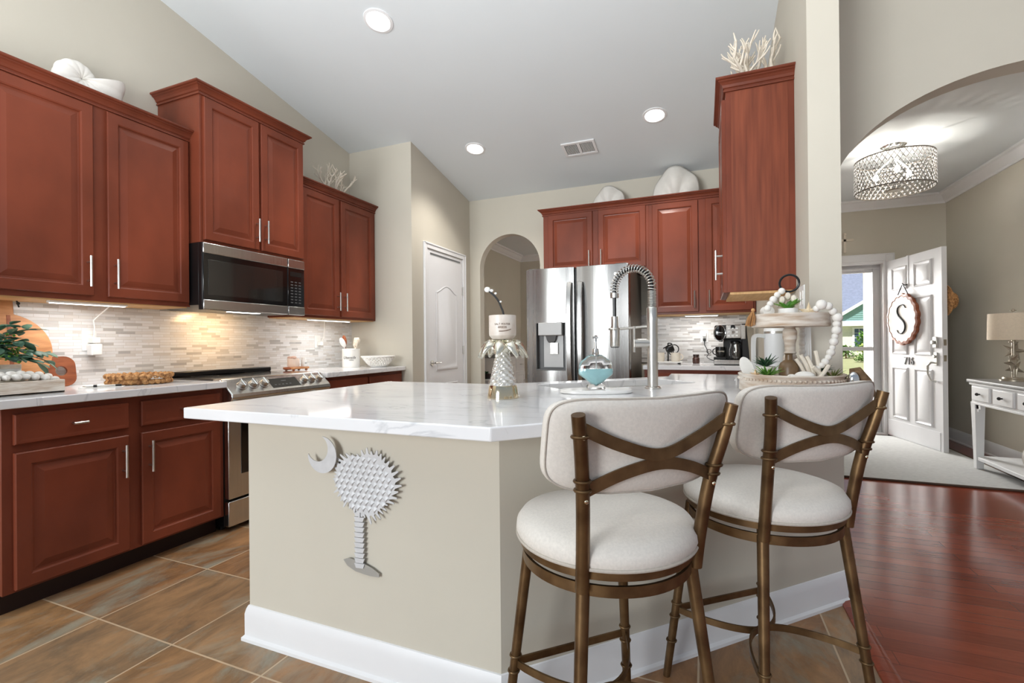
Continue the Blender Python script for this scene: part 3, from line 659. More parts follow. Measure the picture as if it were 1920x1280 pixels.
M_cry = mat('lit_crystal', (.95, .95, .95), .05, var=0, trans=.6, emit=(1, .95, .88), es=.16)
o = obj('crystals', mb, M_cry, t, smooth=0); o['kind'] = 'stuff'
mb = MB()
for i in range(17):
    for j in range(17):
        x, y = (i-8)*.033, (j-8)*.033
        if x*x+y*y < R0*R0*.94: mb.tube([(x-.016, y, z0), (x+.016, y, z0)], .0016, 4); mb.tube([(x, y-.016, z0), (x, y+.016, z0)], .0016, 4)
obj('bottom_lattice', mb, M_wire, t)
obj('bottom_plate', MB().lathe([(0, z0-.004), (.055, z0-.004), (.06, z0+.004), (0, z0+.006)], 24), M_silver, t)
for k in range(3):
    a = .4+2*pi*k/3; c = (.13*cos(a), .13*sin(a), -.24)
    obj('bulb', MB().sphere(c, (.02, .02, .03), 10, 8).cyl((c[0], c[1], -.2), (c[0]*.2, c[1]*.2, -.12), .005, 6), M_glow, t)
l = light('ceiling_light_bulb', 'POINT', (cx, cy, 2.77-.2), 6.5, (1, .93, .83)); l.data.shadow_soft_size = .02
# ------------------------------------------------------------------ downlights and vent on the sloped ceiling
TILT = Matrix.Rotation(-math.atan(.2), 4, 'X')
for i, (x, y, lb) in enumerate(((-2.0, 2.60, 'recessed ceiling light nearest the viewer, above the island'), (-2.02, 4.08, 'recessed ceiling light above the pantry door side'), (-.36, 4.07, 'recessed ceiling light to the right of the air vent'))):
    t = thing('recessed_light', lb, 'ceiling light', (x, y, zc(y)), 0, 'recessed lights in the sloped ceiling')
    t.rotation_euler = TILT.to_euler()
    obj('trim_ring', MB().lathe([(.076, 0), (.098, 0), (.097, -.006), (.08, -.009), (.074, -.004)], 36, caps=False), M_trim, t)
    obj('diffuser', MB().lathe([(0, -.004), (.077, -.004), (.077, -.002), (0, -.002)], 32), M_glow, t)
    light('recessed_lamp', 'SPOT', (x, y-.01, zc(y)-.05), 26, (1, .95, .88), target=(x, y-.01, 0), spot_size=radians(125), spot_blend=.8, shadow_soft_size=.07)
t = thing('air_vent', 'white slatted air vent in the sloped ceiling', 'vent', (-1.06, 4.34, zc(4.34)), 0); t.rotation_euler = TILT.to_euler()
mb = MB()
for a in ((-.155, .155, -.105, -.08), (-.155, .155, .08, .105), (-.155, -.13, -.08, .08), (.13, .155, -.08, .08), (-.014, .014, -.08, .08)): mb.box(a[0], a[1], a[2], a[3], -.012, 0)
obj('frame', mb, M_trim, t, bevel=.002)
mb = MB()
for s in (-1, 1):
    for k in range(9):
        x = s*(.025+k*.0118); mb.a([(x-.006, -.08, -.002), (x+.004, -.08, -.01), (x+.004, .08, -.01), (x-.006, .08, -.002), (x-.005, -.08, -.001), (x+.005, -.08, -.009), (x+.005, .08, -.009), (x-.005, .08, -.001)], [(0, 1, 2, 3), (7, 6, 5, 4), (0, 4, 5, 1), (2, 6, 7, 3), (1, 5, 6, 2), (0, 3, 7, 4)])
obj('slats', mb, M_trim, t, smooth=0)
obj('duct', MB().box(-.13, .13, -.08, .08, -.0015, -.0005), M_grey, t)
# ------------------------------------------------------------------ appliances
# microwave: local x -> +y world, front at y=0
t = thing('microwave', 'black and stainless over-the-range microwave under the tall cabinet', 'microwave', (-2.87, 1.985, 1.352), Q)
W, H = .803, .42
obj('body', MB().box(.003, W-.003, .035, .42, .03, H), M_black, t, bevel=.003)
obj('door', MB().box(0, W*.80, -.004, .034, .0, H), M_black, t, bevel=.004)
obj('control_panel', MB().box(W*.803, W, -.004, .034, .0, H), M_black, t, bevel=.004)
obj('door_glass', MB().box(.004, W*.797, -.008, -.004, .065, H-.068), M_blackgloss, t, bevel=.002)
obj('window', MB().box(.035, W*.745, -.0095, -.008, .095, H-.105), M_mwglass, t, bevel=.002)
obj('panel_glass', MB().box(W*.806, W-.003, -.008, -.004, .065, H-.068), M_blackgloss, t, bevel=.002)
for nm, z0, z1 in (('lower_strip', .002, .064), ('upper_strip', H-.067, H-.002)):
    obj(nm, MB().box(.002, W*.798, -.012, -.003, z0, z1).box(W*.805, W-.002, -.012, -.003, z0, z1), M_steel, t, bevel=.004)
mb = MB()
for r in range(8):
    for c in range(3): mb.box(W*.835+c*.037, W*.835+c*.037+.022, -.0087, -.008, .09+r*.022, .098+r*.022)
obj('keypad', mb, M_grey, t, smooth=0)
obj('display', MB().box(W*.83, W*.96, -.0087, -.008, .29, .325), mat('display_glass', S(32, 36, 36), .1), t)
obj('vent_base', MB().loft([[(x, y, z) for x, y in ((.01, .03), (W-.01, .03), (W-.01, .41), (.01, .41))] if k == 0 else [(x, y, z) for x, y in ((.05, .06), (W-.05, .06), (W-.05, .38), (.05, .38))] for k, z in ((0, .03), (1, .008))]), M_grey, t)
obj('cooktop_lamp', MB().box(.28, .5, .1, .16, .004, .009), M_glow_s, t)
light('cooktop_lamp_light', 'AREA', (-3.08, 2.32, 1.352), 1.5, (1, .62, .28), target=(-3.24, 2.34, 1.0), size=.10, size_y=.2)
# slide-in range
t = thing('range', 'stainless slide-in electric range with six front knobs', 'range', (-2.66, 1.983, 0), Q)
W = .800
obj('body', MB().box(.002, W-.002, .03, .64, .03, .885), M_black, t, bevel=.003)
obj('oven_door', MB().box(.004, W-.004, -.012, .03, .20, .765), M_steel, t, bevel=.005)
obj('oven_window', MB().box(.085, W-.085, -.0145, -.011, .34, .66), M_blackgloss, t, bevel=.003)
obj('oven_handle', MB().cyl((.05, -.065, .72), (W-.05, -.065, .72), .013, 14).cyl((.08, -.065, .72), (.08, 0, .72), .009, 8).cyl((W-.08, -.065, .72), (W-.08, 0, .72), .009, 8), M_nickel, t)
obj('drawer', MB().box(.004, W-.004, -.010, .03, .035, .185), M_steel, t, bevel=.005)
obj('foot', MB().cyl((.04, .1, 0), (.04, .1, .03), .018).cyl((W-.04, .1, 0), (W-.04, .1, .03), .018), M_black, t)
prof = [(.02, .775), (-.035, .785), (-.055, .81), (-.05, .835), (.045, .918), (.06, .924), (.12, .922), (.12, .775)]
mb = MB().loft([[(x, y, z) for y, z in prof] for x in (0, .012, W-.012, W)])
obj('control_panel', mb, M_steel, t, bevel=.006)
nrmv = Vector((0, -.083, .095)).normalized()
for k, x in enumerate((.095, .175, .255, .585, .655, .725)):
    c = Vector((x, -.004, .8735)); 
    kb = obj('knob', MB().cyl(c, c+nrmv*.008, .030, 20).cyl(c+nrmv*.008, c+nrmv*.034, .025, 20, .022), M_nickel, t, bevel=.002)
    sd_ = Vector((1, 0, 0)); obj('grip', MB().tube([c+nrmv*.036-Vector((0, .022, .019)), c+nrmv*.036+Vector((0, .022, .019))], .005, 6), M_chrome, kb)
Mx = Matrix.Translation((.42, -.004, .8735)) @ Matrix.Rotation(atan2(.083, .095), 4, 'X')
obj('display', MB(Mx).box(-.115, .115, -.042, .042, -.002, .003), M_blackgloss, t, bevel=.001)
obj('display_marks', MB(Mx).box(-.02, .02, .012, .018, .003, .0035).box(-.09, -.075, -.02, -.014, .003, .0035).box(-.06, -.045, -.02, -.014, .003, .0035).box(-.03, -.015, -.02, -.014, .003, .0035).box(0, .015, -.02, -.014, .003, .0035).box(.03, .045, -.02, -.014, .003, .0035), M_grey, t)
obj('cooktop', MB().box(.002, W-.002, .1, .632, .905, .922), M_blackgloss, t, bevel=.002)
mb = MB()
for x, y, r in ((.2, .24, .095), (.6, .24, .11), (.2, .47, .08), (.6, .47, .08), (.4, .38, .06)): mb.ring((x, y, .9222), r, .0006, 40, 4)
obj('burner_marks', mb, M_grey, t)
mb = MB().box(.0, W, .555, .632, .9225, .955)
o = obj('rear_vent', mb, M_black, t, bevel=.006)
mb = MB()
for k in range(5): mb.box(.07+k*.14, .17+k*.14, .57, .592, .9555, .9565)
obj('vent_slots', mb, M_grey, t)
# refrigerator
t = thing('refrigerator', 'stainless french-door refrigerator with ice and water dispenser', 'refrigerator', (-1.532, 4.13, 0))
W = .944
obj('body', MB().box(.004, W-.004, .085, .86, .04, 1.785), M_steel_side, t, bevel=.004)
def fdoor(x0, x1, z0, z1):
    n = 12; P = []
    for i in range(n+1):
        s = i/n; x = x0+.006+(x1-x0-.012)*s
        P.append((x, -.018*sin(pi*(.12+.76*s)) + .0075*cos(2*pi*s*1.0)))
    P = [(x0, .018)]+P+[(x1, .018), (x1, .082), (x0, .082)]
    return MB().prism(P, z0, z1)
ld = obj('left_door', fdoor(0, .464, .70, 1.80), M_steel_v, t, bevel=.003, smooth=50)
ld.modifiers.clear()
cut(ld, MB().box(.098, .379, -.1, .055, .872, 1.305))
rd = obj('right_door', fdoor(.476, W, .70, 1.80), M_steel_v, t, bevel=.003, smooth=50)
obj('freezer_drawer', fdoor(0, W, .06, .69), M_steel_v, t, bevel=.003, smooth=50)
obj('gap', MB().box(.46, .48, .03, .08, .7, 1.79), M_black, t)
obj('dispenser_recess', MB().box(.099, .378, .05, .056, .873, 1.304).box(.099, .104, -.012, .056, .873, 1.304).box(.373, .378, -.012, .056, .873, 1.304), M_grey, t)
obj('drip_tray', MB().box(.104, .373, -.014, .05, .873, .884), M_grey, t, bevel=.002)
obj('dispenser_back', MB().loft([[(x, y, z) for x, z in ((.16, .9), (.345, .9), (.345, 1.21), (.16, 1.21))] for y in (.049, .034)]), M_silverp, t)
obj('dispenser_head', MB().box(.126, .352, -.034, .05, 1.19, 1.308), M_silverp, t, bevel=.006)
obj('spout', MB().loft([[(.19, -.01, 1.19), (.29, -.01, 1.19), (.29, .03, 1.19), (.19, .03, 1.19)], [(.2, -.005, 1.15), (.28, -.005, 1.15), (.28, .03, 1.15), (.2, .03, 1.15)], [(.215, .0, 1.125), (.265, .0, 1.125), (.265, .025, 1.125), (.215, .025, 1.125)]]), M_grey, t)
obj('paddle', MB().box(.225, .30, .016, .03, 1.02, 1.125).box(.235, .29, .012, .018, 1.045, 1.05), M_nickel, t, bevel=.006)
for x, s in ((.425, -1), (.522, 1)):
    P = []
    for i in range(13):
        z = .77+.89*i/12; P.append((x, -.03-.045*sin(pi*min(1, max(0, i/12)))**.5, z))
    obj('handle', MB().tube(P, .021, sec=RECT(.45, 1), up=(1, 0, 0)).box(x-.014, x+.014, -.035, -.012, .765, .80).box(x-.014, x+.014, -.035, -.012, 1.63, 1.665), M_steel_v, t, bevel=.004)
for x in (.02, W-.12): obj('hinge_cover', MB().box(x, x+.1, .02, .1, 1.785, 1.81), M_grey, t, bevel=.003)
obj('badge', MB().cyl((.83, -.0165, 1.715), (.83, -.0185, 1.715), .012, 16), M_nickel, t)
# coffee maker
t = thing('coffee_maker', 'black and steel two-way coffee maker on the back counter', 'coffee maker', (.225, 4.70, .915), 0)
obj('base', MB().box(-.143, .14, -.14, .1, 0, .045), M_black, t, bevel=.005)
obj('front_strip', MB().box(-.143, .085, -.147, -.138, .006, .043), M_steel, t, bevel=.002)
obj('column', MB().loft([[(x, y, z) for x, y in ((-.06, .0), (.142+b, .0), (.142+b, .1), (-.06, .1))] for z, b in ((.045, .002), (.34, -.02))]), M_black, t, bevel=.004)
obj('side_cowl', MB().loft([[(.085, -.13, .045), (.142, -.13, .045), (.146, .1, .045), (.085, .1, .045)], [(.085, -.11, .36), (.118, -.11, .36), (.12, .1, .36), (.085, .1, .36)]]), M_black, t, bevel=.004)
obj('head', MB().box(-.135, .085, -.12, .09, .225, .352), M_black, t, bevel=.012)
obj('control_panel', MB().box(-.045, .075, -.127, -.118, .235, .348).box(.072, .112, -.132, -.1, .225, .35), M_steel, t, bevel=.004)
mb = MB()
for c in range(3):
    for r in range(3): mb.box(-.03+c*.032, -.012+c*.032, -.1295, -.126, .25+r*.032, .262+r*.032)
obj('buttons', mb, M_plate, t, bevel=.001)
obj('dial', MB().cyl((.011, -.126, .287), (.011, -.135, .287), .014, 20), M_chrome, t)
obj('screen', MB().lathe([(0, 0), (.019, 0), (.019, .002), (0, .002)], 20), M_blackgloss, t, loc=(.012, -.127, .332), rot=(pi/2, 0, 0))
Lo = lambda rx, rz, y: [(-.095+rx*cos(2*pi*i/32), y, .28+rz*sin(2*pi*i/32)) for i in range(32)]
obj('pod_door', MB().loft([Lo(.046, .066, -.11), Lo(.046, .066, -.135), Lo(.04, .06, -.139)]), M_blackgloss, t)
obj('pod_door_trim', MB().tube(Lo(.047, .067, -.136), .004, 6, closed=True), M_chrome, t)
text('brand_mark', 'Cuisinart', .0135, M_nickel, t, Matrix.Translation((-.095, -.1395, .285)) @ RX90, ext=.0003)
obj('pod_spout', MB().cyl((-.085, -.09, .225), (-.085, -.09, .205), .016, 14), M_black, t)
cr = thing('glass_carafe', 'glass coffee carafe with a bright band in the coffee maker', 'carafe', (.257, 4.622, .962), 0)
obj('jug', MB().lathe([(.0, 0), (.045, 0), (.052, .02), (.052, .08), (.04, .125), (.042, .14), (.039, .14), (.037, .125), (.049, .08), (.049, .02), (.042, .004), (0, .004)], 28), M_glass, cr)
obj('lid', MB().lathe([(0, .14), (.043, .14), (.043, .155), (.03, .165), (0, .165)], 24), M_black, cr)
obj('handle', MB().tube([(0, -.042, .135), (0, -.085, .13), (0, -.09, .07), (0, -.05, .03)], .008, 8), M_nickel, cr)
mg = thing('coffee_mug', 'black mug with coffee lettering on the coffee maker pod stand', 'mug', (.135, 4.607, .985), 0)
obj('pod_shelf', MB().box(-.145, -.045, -.14, -.02, .045, .068), M_black, t, bevel=.003)
def mug(t, r, h, m, ang=pi, th=.004):
    obj('cup', MB().lathe([(0, 0), (r*.85, 0), (r*.97, .01), (r, h*.4), (r, h), (r-th, h), (r-th, .01), (0, .008)], 28), m, t)
    d = Vector((cos(ang), sin(ang), 0)); mb = MB(); P = []
    for i in range(9):
        a = -pi/2+pi*i/8; P.append(d*(r*.97+.024*cos(a))+Vector((0, 0, h*.52+h*.3*sin(a))))
    obj('handle', mb.tube(P, .0048, 8), m, t)
mug(mg, .04, .088, M_black)
text('lettering', 'COFFEE', .016, M_ivory, mg, Matrix.Translation((0.004, -.0408, .048)) @ RX90, ext=.0004)
# white mugs on a little tray with a mug tree
t = thing('mug_tray', 'small white tray on black feet holding mugs beside the faucet', 'tray', (-.315, 4.66, .915), 0)
obj('board', MB().box(-.13, .13, -.06, .06, .014, .024), M_white, t, bevel=.003)
for x in (-.1, .1):
    for y in (-.04, .04): obj('foot', MB().cyl((x, y, 0), (x, y, .015), .012, 12), M_black, t)
m1 = thing('patterned_mug', 'cream patterned mug at the right end of the mug tray', 'mug', (-.245, 4.64, .939), 0); mug(m1, .042, .082, M_ivory, 0)
m2 = thing('patterned_mug', 'cream patterned mug half hidden behind the faucet', 'mug', (-.385, 4.64, .939), 0); mug(m2, .042, .082, M_ivory, pi)
m3 = thing('dark_mug', 'small dark mug hanging tilted above the white mugs', 'mug', (-.33, 4.69, 1.045), 0); m3.rotation_euler = (0, 1.2, .3); mug(m3, .036, .065, M_black, 0)
t = thing('mug_rack', 'black wire mug rack standing behind the cream mugs', 'rack', (-.315, 4.70, .939), 0)
obj('post', MB().cyl((0, 0, 0), (0, 0, .17), .006, 10).tube([(0, 0, .17), (.03, -.012, .17), (.045, -.02, .15)], .005, 8).tube([(0, 0, .13), (-.03, -.012, .13), (-.04, -.02, .12)], .005, 8), M_black, t)
obj('hoop', MB().ring((.055, -.01, .115), .04, .005, 28, 8, axis='y'), M_black, t)
t = thing('spice_jar', 'small dark brown glass jar on the back counter by the backsplash', 'jar', (-.07, 4.80, .915), 0)
obj('jar', MB().lathe([(0, 0), (.029, 0), (.032, .01), (.032, .05), (.024, .06), (.024, .066), (0, .066)], 20), mat('brown_jar', S(70, 42, 34), .3, var=.4, scale=40), t)
obj('lid', MB().lathe([(0, .066), (.027, .066), (.027, .085), (0, .085)], 20), mat('dark_lid', S(52, 34, 28), .45), t)
# outlets and plugs
def outlet(label, loc, rz, gang=1, group=None):
    t = thing('wall_outlet', label, 'outlet', loc, rz, group)
    w_ = .036*gang+.0
    obj('plate', MB().box(-w_, w_, -.006, 0, -.06, .06), M_plate, t, bevel=.003)
    for k in range(gang):
        x = (k-(gang-1)/2)*.046*1.0
        obj('socket', MB().box(x-.017, x+.017, -.009, -.005, -.036, .036), M_white, t, bevel=.003)
    return t
outlet('white double outlet plate on the mosaic below the left wall cabinet', (XL+.008, 1.61, 1.165), Q)
t = thing('plug_adapter', 'white plug adapter with its cord up to the light bar, left wall', 'plug', (XL+.017, 1.62, 1.12), Q)
obj('block', MB().box(-.026, .026, -.055, 0, -.04, .025), M_plate, t, bevel=.006)
obj('plug', MB().box(-.02, .018, -.05, 0, .03, .062).cyl((0, -.02, .062), (0, -.02, .075), .006, 8), M_white, t, bevel=.005)
obj('cord', MB().tube([(0, -.02, .07), (.004, -.02, .12), (-.004, -.025, .16), (.02, -.05, .2), (.022, -.12, .235), (-.02, -.2, .236)], .0035, 8), M_white, t)
def bar(label, loc, rz, L, e=2.5):
    t = thing('under_cabinet_light', label, 'light bar', loc, rz)
    obj('housing', MB().box(-L/2, L/2, -.016, .016, -.012, 0), M_white, t, bevel=.003)
    obj('diffuser', MB().box(-L/2+.01, L/2-.01, -.011, .011, -.014, -.0115), M_glow_s, t)
    v = Matrix.Rotation(rz, 4, 'Z') @ Vector((0, 0, -.03))
    light('under_cabinet_lamp', 'AREA', (loc[0], loc[1], loc[2]-.018), e, (1, .97, .93), target=(loc[0]+1e-4, loc[1], 0), size=.03 if rz else L, size_y=L if rz else .03)
bar('white light bar under the wall cabinet left of the microwave', (-3.06, 1.50, 1.366), Q, .35, .9)
bar('white light bar under the wall cabinet right of the microwave', (-3.05, 3.25, 1.346), Q, .5, .7)
bar('white light bar under the back wall cabinets', (-.02, 4.80, 1.374), 0, .3, .7)
outlet('white outlet plate on the mosaic near the utensil crock', (XL+.008, 3.35, 1.155), Q)
t = thing('plug_adapter', 'white plug with thin cord on the outlet near the utensil crock', 'plug', (XL+.017, 3.36, 1.15), Q)
obj('plug', MB().box(-.015, .02, -.035, 0, -.03, .005), M_plate, t, bevel=.004)
obj('cord', MB().tube([(.004, -.03, .0), (.03, -.03, .05), (.035, -.035, .12), (.01, -.06, .165), (-.02, -.09, .187)], .003, 8), M_white, t)
outlet('white outlet plate on the back wall beside the coffee maker', (.005, YB-.008, 1.172), 0)
t = thing('plug_adapter', 'white plug with black coffee maker cord on the back wall outlet', 'plug', (.005, YB-.017, 1.16), 0)
obj('plug', MB().box(-.016, .016, -.035, 0, .01, .045), M_plate, t, bevel=.005)
obj('lower_plug', MB().box(-.013, .013, -.03, 0, -.035, -.008), M_black, t, bevel=.004)
obj('cord', MB().tube([(0, -.02, -.035), (.0, -.03, -.07), (.02, -.04, -.11), (.035, -.05, -.16), (.02, -.05, -.185), (.03, -.05, -.2), (.06, -.08, -.215), (.1, -.15, -.225)], .0035, 8).ring((.04, -.052, -.135), .02, .003, 16, 6, axis='y'), M_black, t)
t = thing('light_switch', 'white switch plate on the wall end beside the cherry cabinet', 'switch', (XR, 2.585, 1.325), -Q)
obj('plate', MB().box(-.06, .06, -.006, 0, -.06, .06), M_plate, t, bevel=.003)
for x in (-.028, .028): obj('rocker', MB().box(x-.016, x+.016, -.010, -.005, -.033, .033), M_white, t, bevel=.002)
# ------------------------------------------------------------------ things on the left counters
CT = .9145
t = thing('planter_box', 'whitewashed wooden box of white shells on the left counter', 'box', (-2.865, 1.125, CT), 0)
mb = MB().box(-.055, .055, -.16, .155, 0, .012)
for a in ((-.055, -.043, -.16, .155), (.043, .055, -.16, .155), (-.043, .043, -.16, -.148), (-.043, .043, .143, .155)): mb.box(a[0], a[1], a[2], a[3], .0, .062)
obj('box', mb, M_whitewash, t, bevel=.003)
random.seed(5)
pb = None
for i in range(24):
    x = (-.022, .004, .026)[i % 3]+random.uniform(-.004, .004); y = -.128+.254*i/23; r = random.uniform(.015, .0195); z = .052+.026*sin(pi*(i+3)/29)+(0, .016, .004)[i % 3]
    p = thing('white_shell', 'one of the small white shells heaped in the whitewashed box', 'shell', (-2.865+x, 1.125+y, CT+z), random.random()*6, 'white shells in the wooden box')
    mb = MB(); n = 14; L = []
    for k in range(9):
        th = -pi/2+pi*k/8; L.append([(r*max(cos(th), .02)*(1+.14*(j % 2))*cos(2*pi*j/n), .8*r*max(cos(th), .02)*(1+.14*(j % 2))*sin(2*pi*j/n), .85*r*sin(th)) for j in range(n)])
    obj('shell_body', mb.loft(L), M_plaster, p, smooth=60)
def board(name, label, P, th, m, loc, lean, rz=Q, hole=None):
    """flat outline in local x (along wall) and z, leaning back"""
    t = thing(name, label, 'cutting board', loc, rz); t.rotation_euler = (Matrix.Rotation(rz, 4, 'Z') @ Matrix.Rotation(-lean, 4, 'X')).to_euler()
    mb = MB(); mb.loft([[(x, y, z) for x, z in P] for y in (0, th)])
    o = obj('board', mb, m, t, smooth=30)
    if hole:
        h = MB(); h.cyl((hole[0], -.1, hole[1]), (hole[0], .1, hole[1]), hole[2], 24); cut(o, h)
    md = o.modifiers.new('bevel', 'BEVEL'); md.width = .003; md.segments = 2; md.limit_method = 'ANGLE'; md.angle_limit = radians(50)
    return t
def rr2(x0, x1, z0, z1, r): return rrect(x0, x1, z0, z1, r, 6)
board('cutting_board', 'reddish rectangular cutting board with a thumb hole, low behind the shell box', rr2(-.2, .19, 0, .165, .05), .016, M_wood_m, (-3.225, 1.335, CT+.001), .18, hole=(.125, .085, .026))
P = []
for i in range(45):
    a = radians(105+330*i/44); P.append((.192*cos(a), .2+.192*sin(a)))
P += [(.05, .465), (.04, .505), (.0, .522), (-.04, .505), (-.05, .465)]
t = board('round_cutting_board', 'round two-tone cutting board with a corded handle leaning on the mosaic', P, .016, M_wood_l, (-3.185, 1.22, CT+.001), .14, hole=(0, .49, .011))
obj('eyelet', MB().ring((0, -.001, .49), .014, .003, 20, 6, axis='y'), M_plate, t)
obj('leather_cord', MB().tube([(0, -.004, .49), (.02, -.01, .515), (.045, -.012, .505), (.06, -.012, .45), (.066, -.012, .42)], .0035, 8).sphere((.064, -.012, .44), .008, 8, 6), M_black, t)
obj('dark_inlay', MB().box(.02, .035, -.0015, .001, .06, .38).box(-.06, -.04, -.0015, .001, .05, .40), M_wood_m, t)
t = thing('bread_board_sign', 'white striped wooden board behind the greenery at the left edge', 'board', (-3.06, 1.09, CT+.001), Q); t.rotation_euler = (Matrix.Rotation(Q, 4, 'Z') @ Matrix.Rotation(-.1, 4, 'X')).to_euler()
obj('panel', MB().box(-.15, .14, 0, .014, 0, .13), M_plate, t, bevel=.003)
for z in (.055, .125): obj('stripe', MB().box(-.15, .14, -.001, .004, z-.012, z+.008), M_whitewash, t)
# eucalyptus in a pale vase
t = thing('eucalyptus_plant', 'eucalyptus greenery spilling from a pale vase at the left edge', 'plant', (-2.985, 1.03, CT), 0)
obj('vase', MB().lathe([(0, 0), (.05, 0), (.058, .04), (.055, .1), (.042, .15), (.046, .16), (.04, .16), (.037, .15), (.05, .1), (0, .02)], 24), M_ivory, t)
def leaf(mb, p, d, up, L, W_):
    d = d.normalized(); s = d.cross(up); s = s.normalized() if s.length > 1e-5 else Vector((1, 0, 0)); n = s.cross(d)
    rows = []
    for k, (f, w_) in enumerate(((0, .05), (.25, .8), (.5, 1), (.75, .75), (1, .05))):
        c = p+d*L*f+n*(-.12*L*f*f)
        rows.append([c-s*W_*w_*.5+n*.08*W_*w_, c-n*.0, c+s*W_*w_*.5+n*.08*W_*w_])
    b0 = len(mb.v)
    th = n*.0006
    mb.a([x for r in rows for x in r], [(k*3+j, k*3+j+1, k*3+j+4, k*3+j+3) for k in range(4) for j in range(2)])
random.seed(11)
stems = [((.02, .24, .19), .26), ((.06, .2, .14), .2), ((-.03, .2, .30), .2), ((.02, .12, .32), .2), ((.08, .05, .22), .2), ((.0, .25, .15), .24), ((-.02, -.1, .3), .2), ((.07, .14, .24), .2)]
ml = MB(); ms = MB()
for (e, bl) in stems:
    a = Vector((0, 0, .15)); e = Vector(e); mid = (a+e)/2+Vector((0, 0, .06))
    P = [a*(1-s)**2+mid*2*s*(1-s)+e*s*s for s in [i/8 for i in range(9)]]
    ms.tube(P, [.003-.002*i/8 for i in range(9)], 6)
    for i in range(2, 9):
        for sg_ in (-1, 1):
            d = (P[i]-P[i-1]).normalized(); sd2 = d.cross(Vector((0, 0, 1))).normalized()
            dd = d*.6+sd2*sg_*.8+Vector((random.uniform(-.3, .3), random.uniform(-.3, .3), random.uniform(-.5, .3)))
            leaf(ml, P[i], dd, Vector((random.uniform(-.4, .4), random.uniform(-.4, .4), 1)), random.uniform(.055, .09), random.uniform(.03, .045))
obj('stems', ms, M_leaf3, t)
obj('leaves', ml, M_leaf, t, solid=.0008, smooth=60)
mb = MB()
for i in range(60):
    p = Vector((random.gauss(.03, .02), random.gauss(.12, .03), random.gauss(.21, .025))); mb.sphere(p, random.uniform(.004, .007), 6, 4)
for i in range(12):
    p = Vector((random.gauss(.03, .02), random.gauss(.12, .03), random.gauss(.21, .025))); mb.tube([Vector((.02, .07, .16)), p], .0012, 4)
obj('seed_sprays', mb, M_leaf2, t)
# trivet, pen
t = thing('woven_tray', 'round woven seagrass tray on the counter beside the range', 'tray', (-3.02, 1.72, CT), 0)
mb = MB(); random.seed(3)
for ly in range(2):
    n = 90; P = []
    for i in range(n):
        a = 2*pi*i/n; P.append(((.138+.004*ly+.007*sin(a*30+ly*2))*cos(a), (.138+.004*ly+.007*sin(a*30+ly*2))*sin(a), .016+.027*ly+.004*cos(a*30)))
    mb.tube(P, .0155, 7, closed=True)
obj('rim', mb, M_wicker, t)
mb = MB()
for k in range(8): mb.ring((0, 0, .008), .016+k*.016, .007, 40, 6)
obj('bottom', mb, M_wicker, t)
obj('rim_label', MB().box(.148, .152, -.03, .03, .03, .045), M_plate, t)
t = thing('pen', 'black and silver pen lying on the left counter', 'pen', (-2.94, 1.50, CT+.008), radians(52))
obj('barrel', MB().cyl((-.07, 0, 0), (.05, 0, 0), .005, 10).cyl((-.085, 0, 0), (-.07, 0, 0), .001, 10, .004), M_nickel, t)
obj('grip', MB().cyl((-.04, 0, 0), (-.025, 0, 0), .008, 10).cyl((.05, 0, 0), (.075, 0, 0), .0055, 10), M_black, t)
t = thing('note_card', 'white card with thin dark lines under the pen on the left counter', 'card', (-2.95, 1.50, CT), radians(52))
obj('card', MB().box(-.09, .09, -.03, .03, 0, .002), M_plate, t)
# utensil crock
t = thing('utensil_crock', 'white rectangular crock with script lettering to the right of the range', 'crock', (-3.06, 3.53, CT), radians(28))
obj('pot', MB().lathe([(0, 0), (.078, 0), (.08, .01), (.08, .162), (.082, .168), (.078, .172), (.074, .168), (.073, .015), (0, .01)], 36), M_white, t)
for ttx, sz, zz, xx in (('Utensils', .036, .09, .0), ('HOME', .014, .066, .02)):
    o = text('lettering', ttx, sz, M_ink, t, Matrix.Translation((xx, -.0815, zz)) @ RX90, ext=.0006, shear=.3 if sz > .02 else 0)
    for v in o.data.vertices:   # wrap round the pot
        a = v.co.x/.08; r = -v.co.y; v.co.x = r*sin(a); v.co.y = -r*cos(a)
def utensil(nm, label, base, tip, kind, m):
    """stands in the crock; world coordinates"""
    b_, e_ = Vector(base), Vector(tip); t = thing(nm, label, 'utensil', b_, 0)
    d = e_-b_; L = d.length; q = d.to_track_quat('Z', 'X'); t.rotation_euler = q.to_euler()
    obj('stick', MB().cyl((0, 0, 0), (0, 0, L*.72), .005, 8), m, t)
    if kind == 'spoon': obj('bowl', MB().sphere((0, 0, L*.86), (.012, .032, .05), 14, 10), m, t)
    elif kind == 'spatula': obj('blade', MB().prism([(-.003, -.03), (.003, -.03), (.003, .03), (-.003, .03)], L*.7, L), m, t, bevel=.002)
    else:
        mb = MB()
        for y in (-.032, .032): mb.box(-.003, .003, y-.004, y+.004, L*.68, L)
        mb.box(-.003, .003, -.036, .036, L*.68, L*.71); mb.box(-.003, .003, -.036, .036, L*.97, L)
        for k in range(4): mb.box(-.002, .002, -.032, .032, L*(.745+.055*k), L*(.77+.055*k))
        obj('slotted_blade', mb, m, t)
C0 = (-3.06, 3.53)
utensil('serving_spoon', 'white spoon leaning left in the utensil crock', (C0[0]+-0.025, C0[1]+0.035, CT+.02), (C0[0]+-0.028, C0[1]+-0.098, 1.178), 'spoon', M_plate)
utensil('wooden_spoon', 'dark brown wooden spoon in the back of the utensil crock', (C0[0]+-0.056, C0[1]+0.02, CT+.02), (C0[0]+-0.064, C0[1]+-0.022, 1.2), 'spoon', M_wood_m)
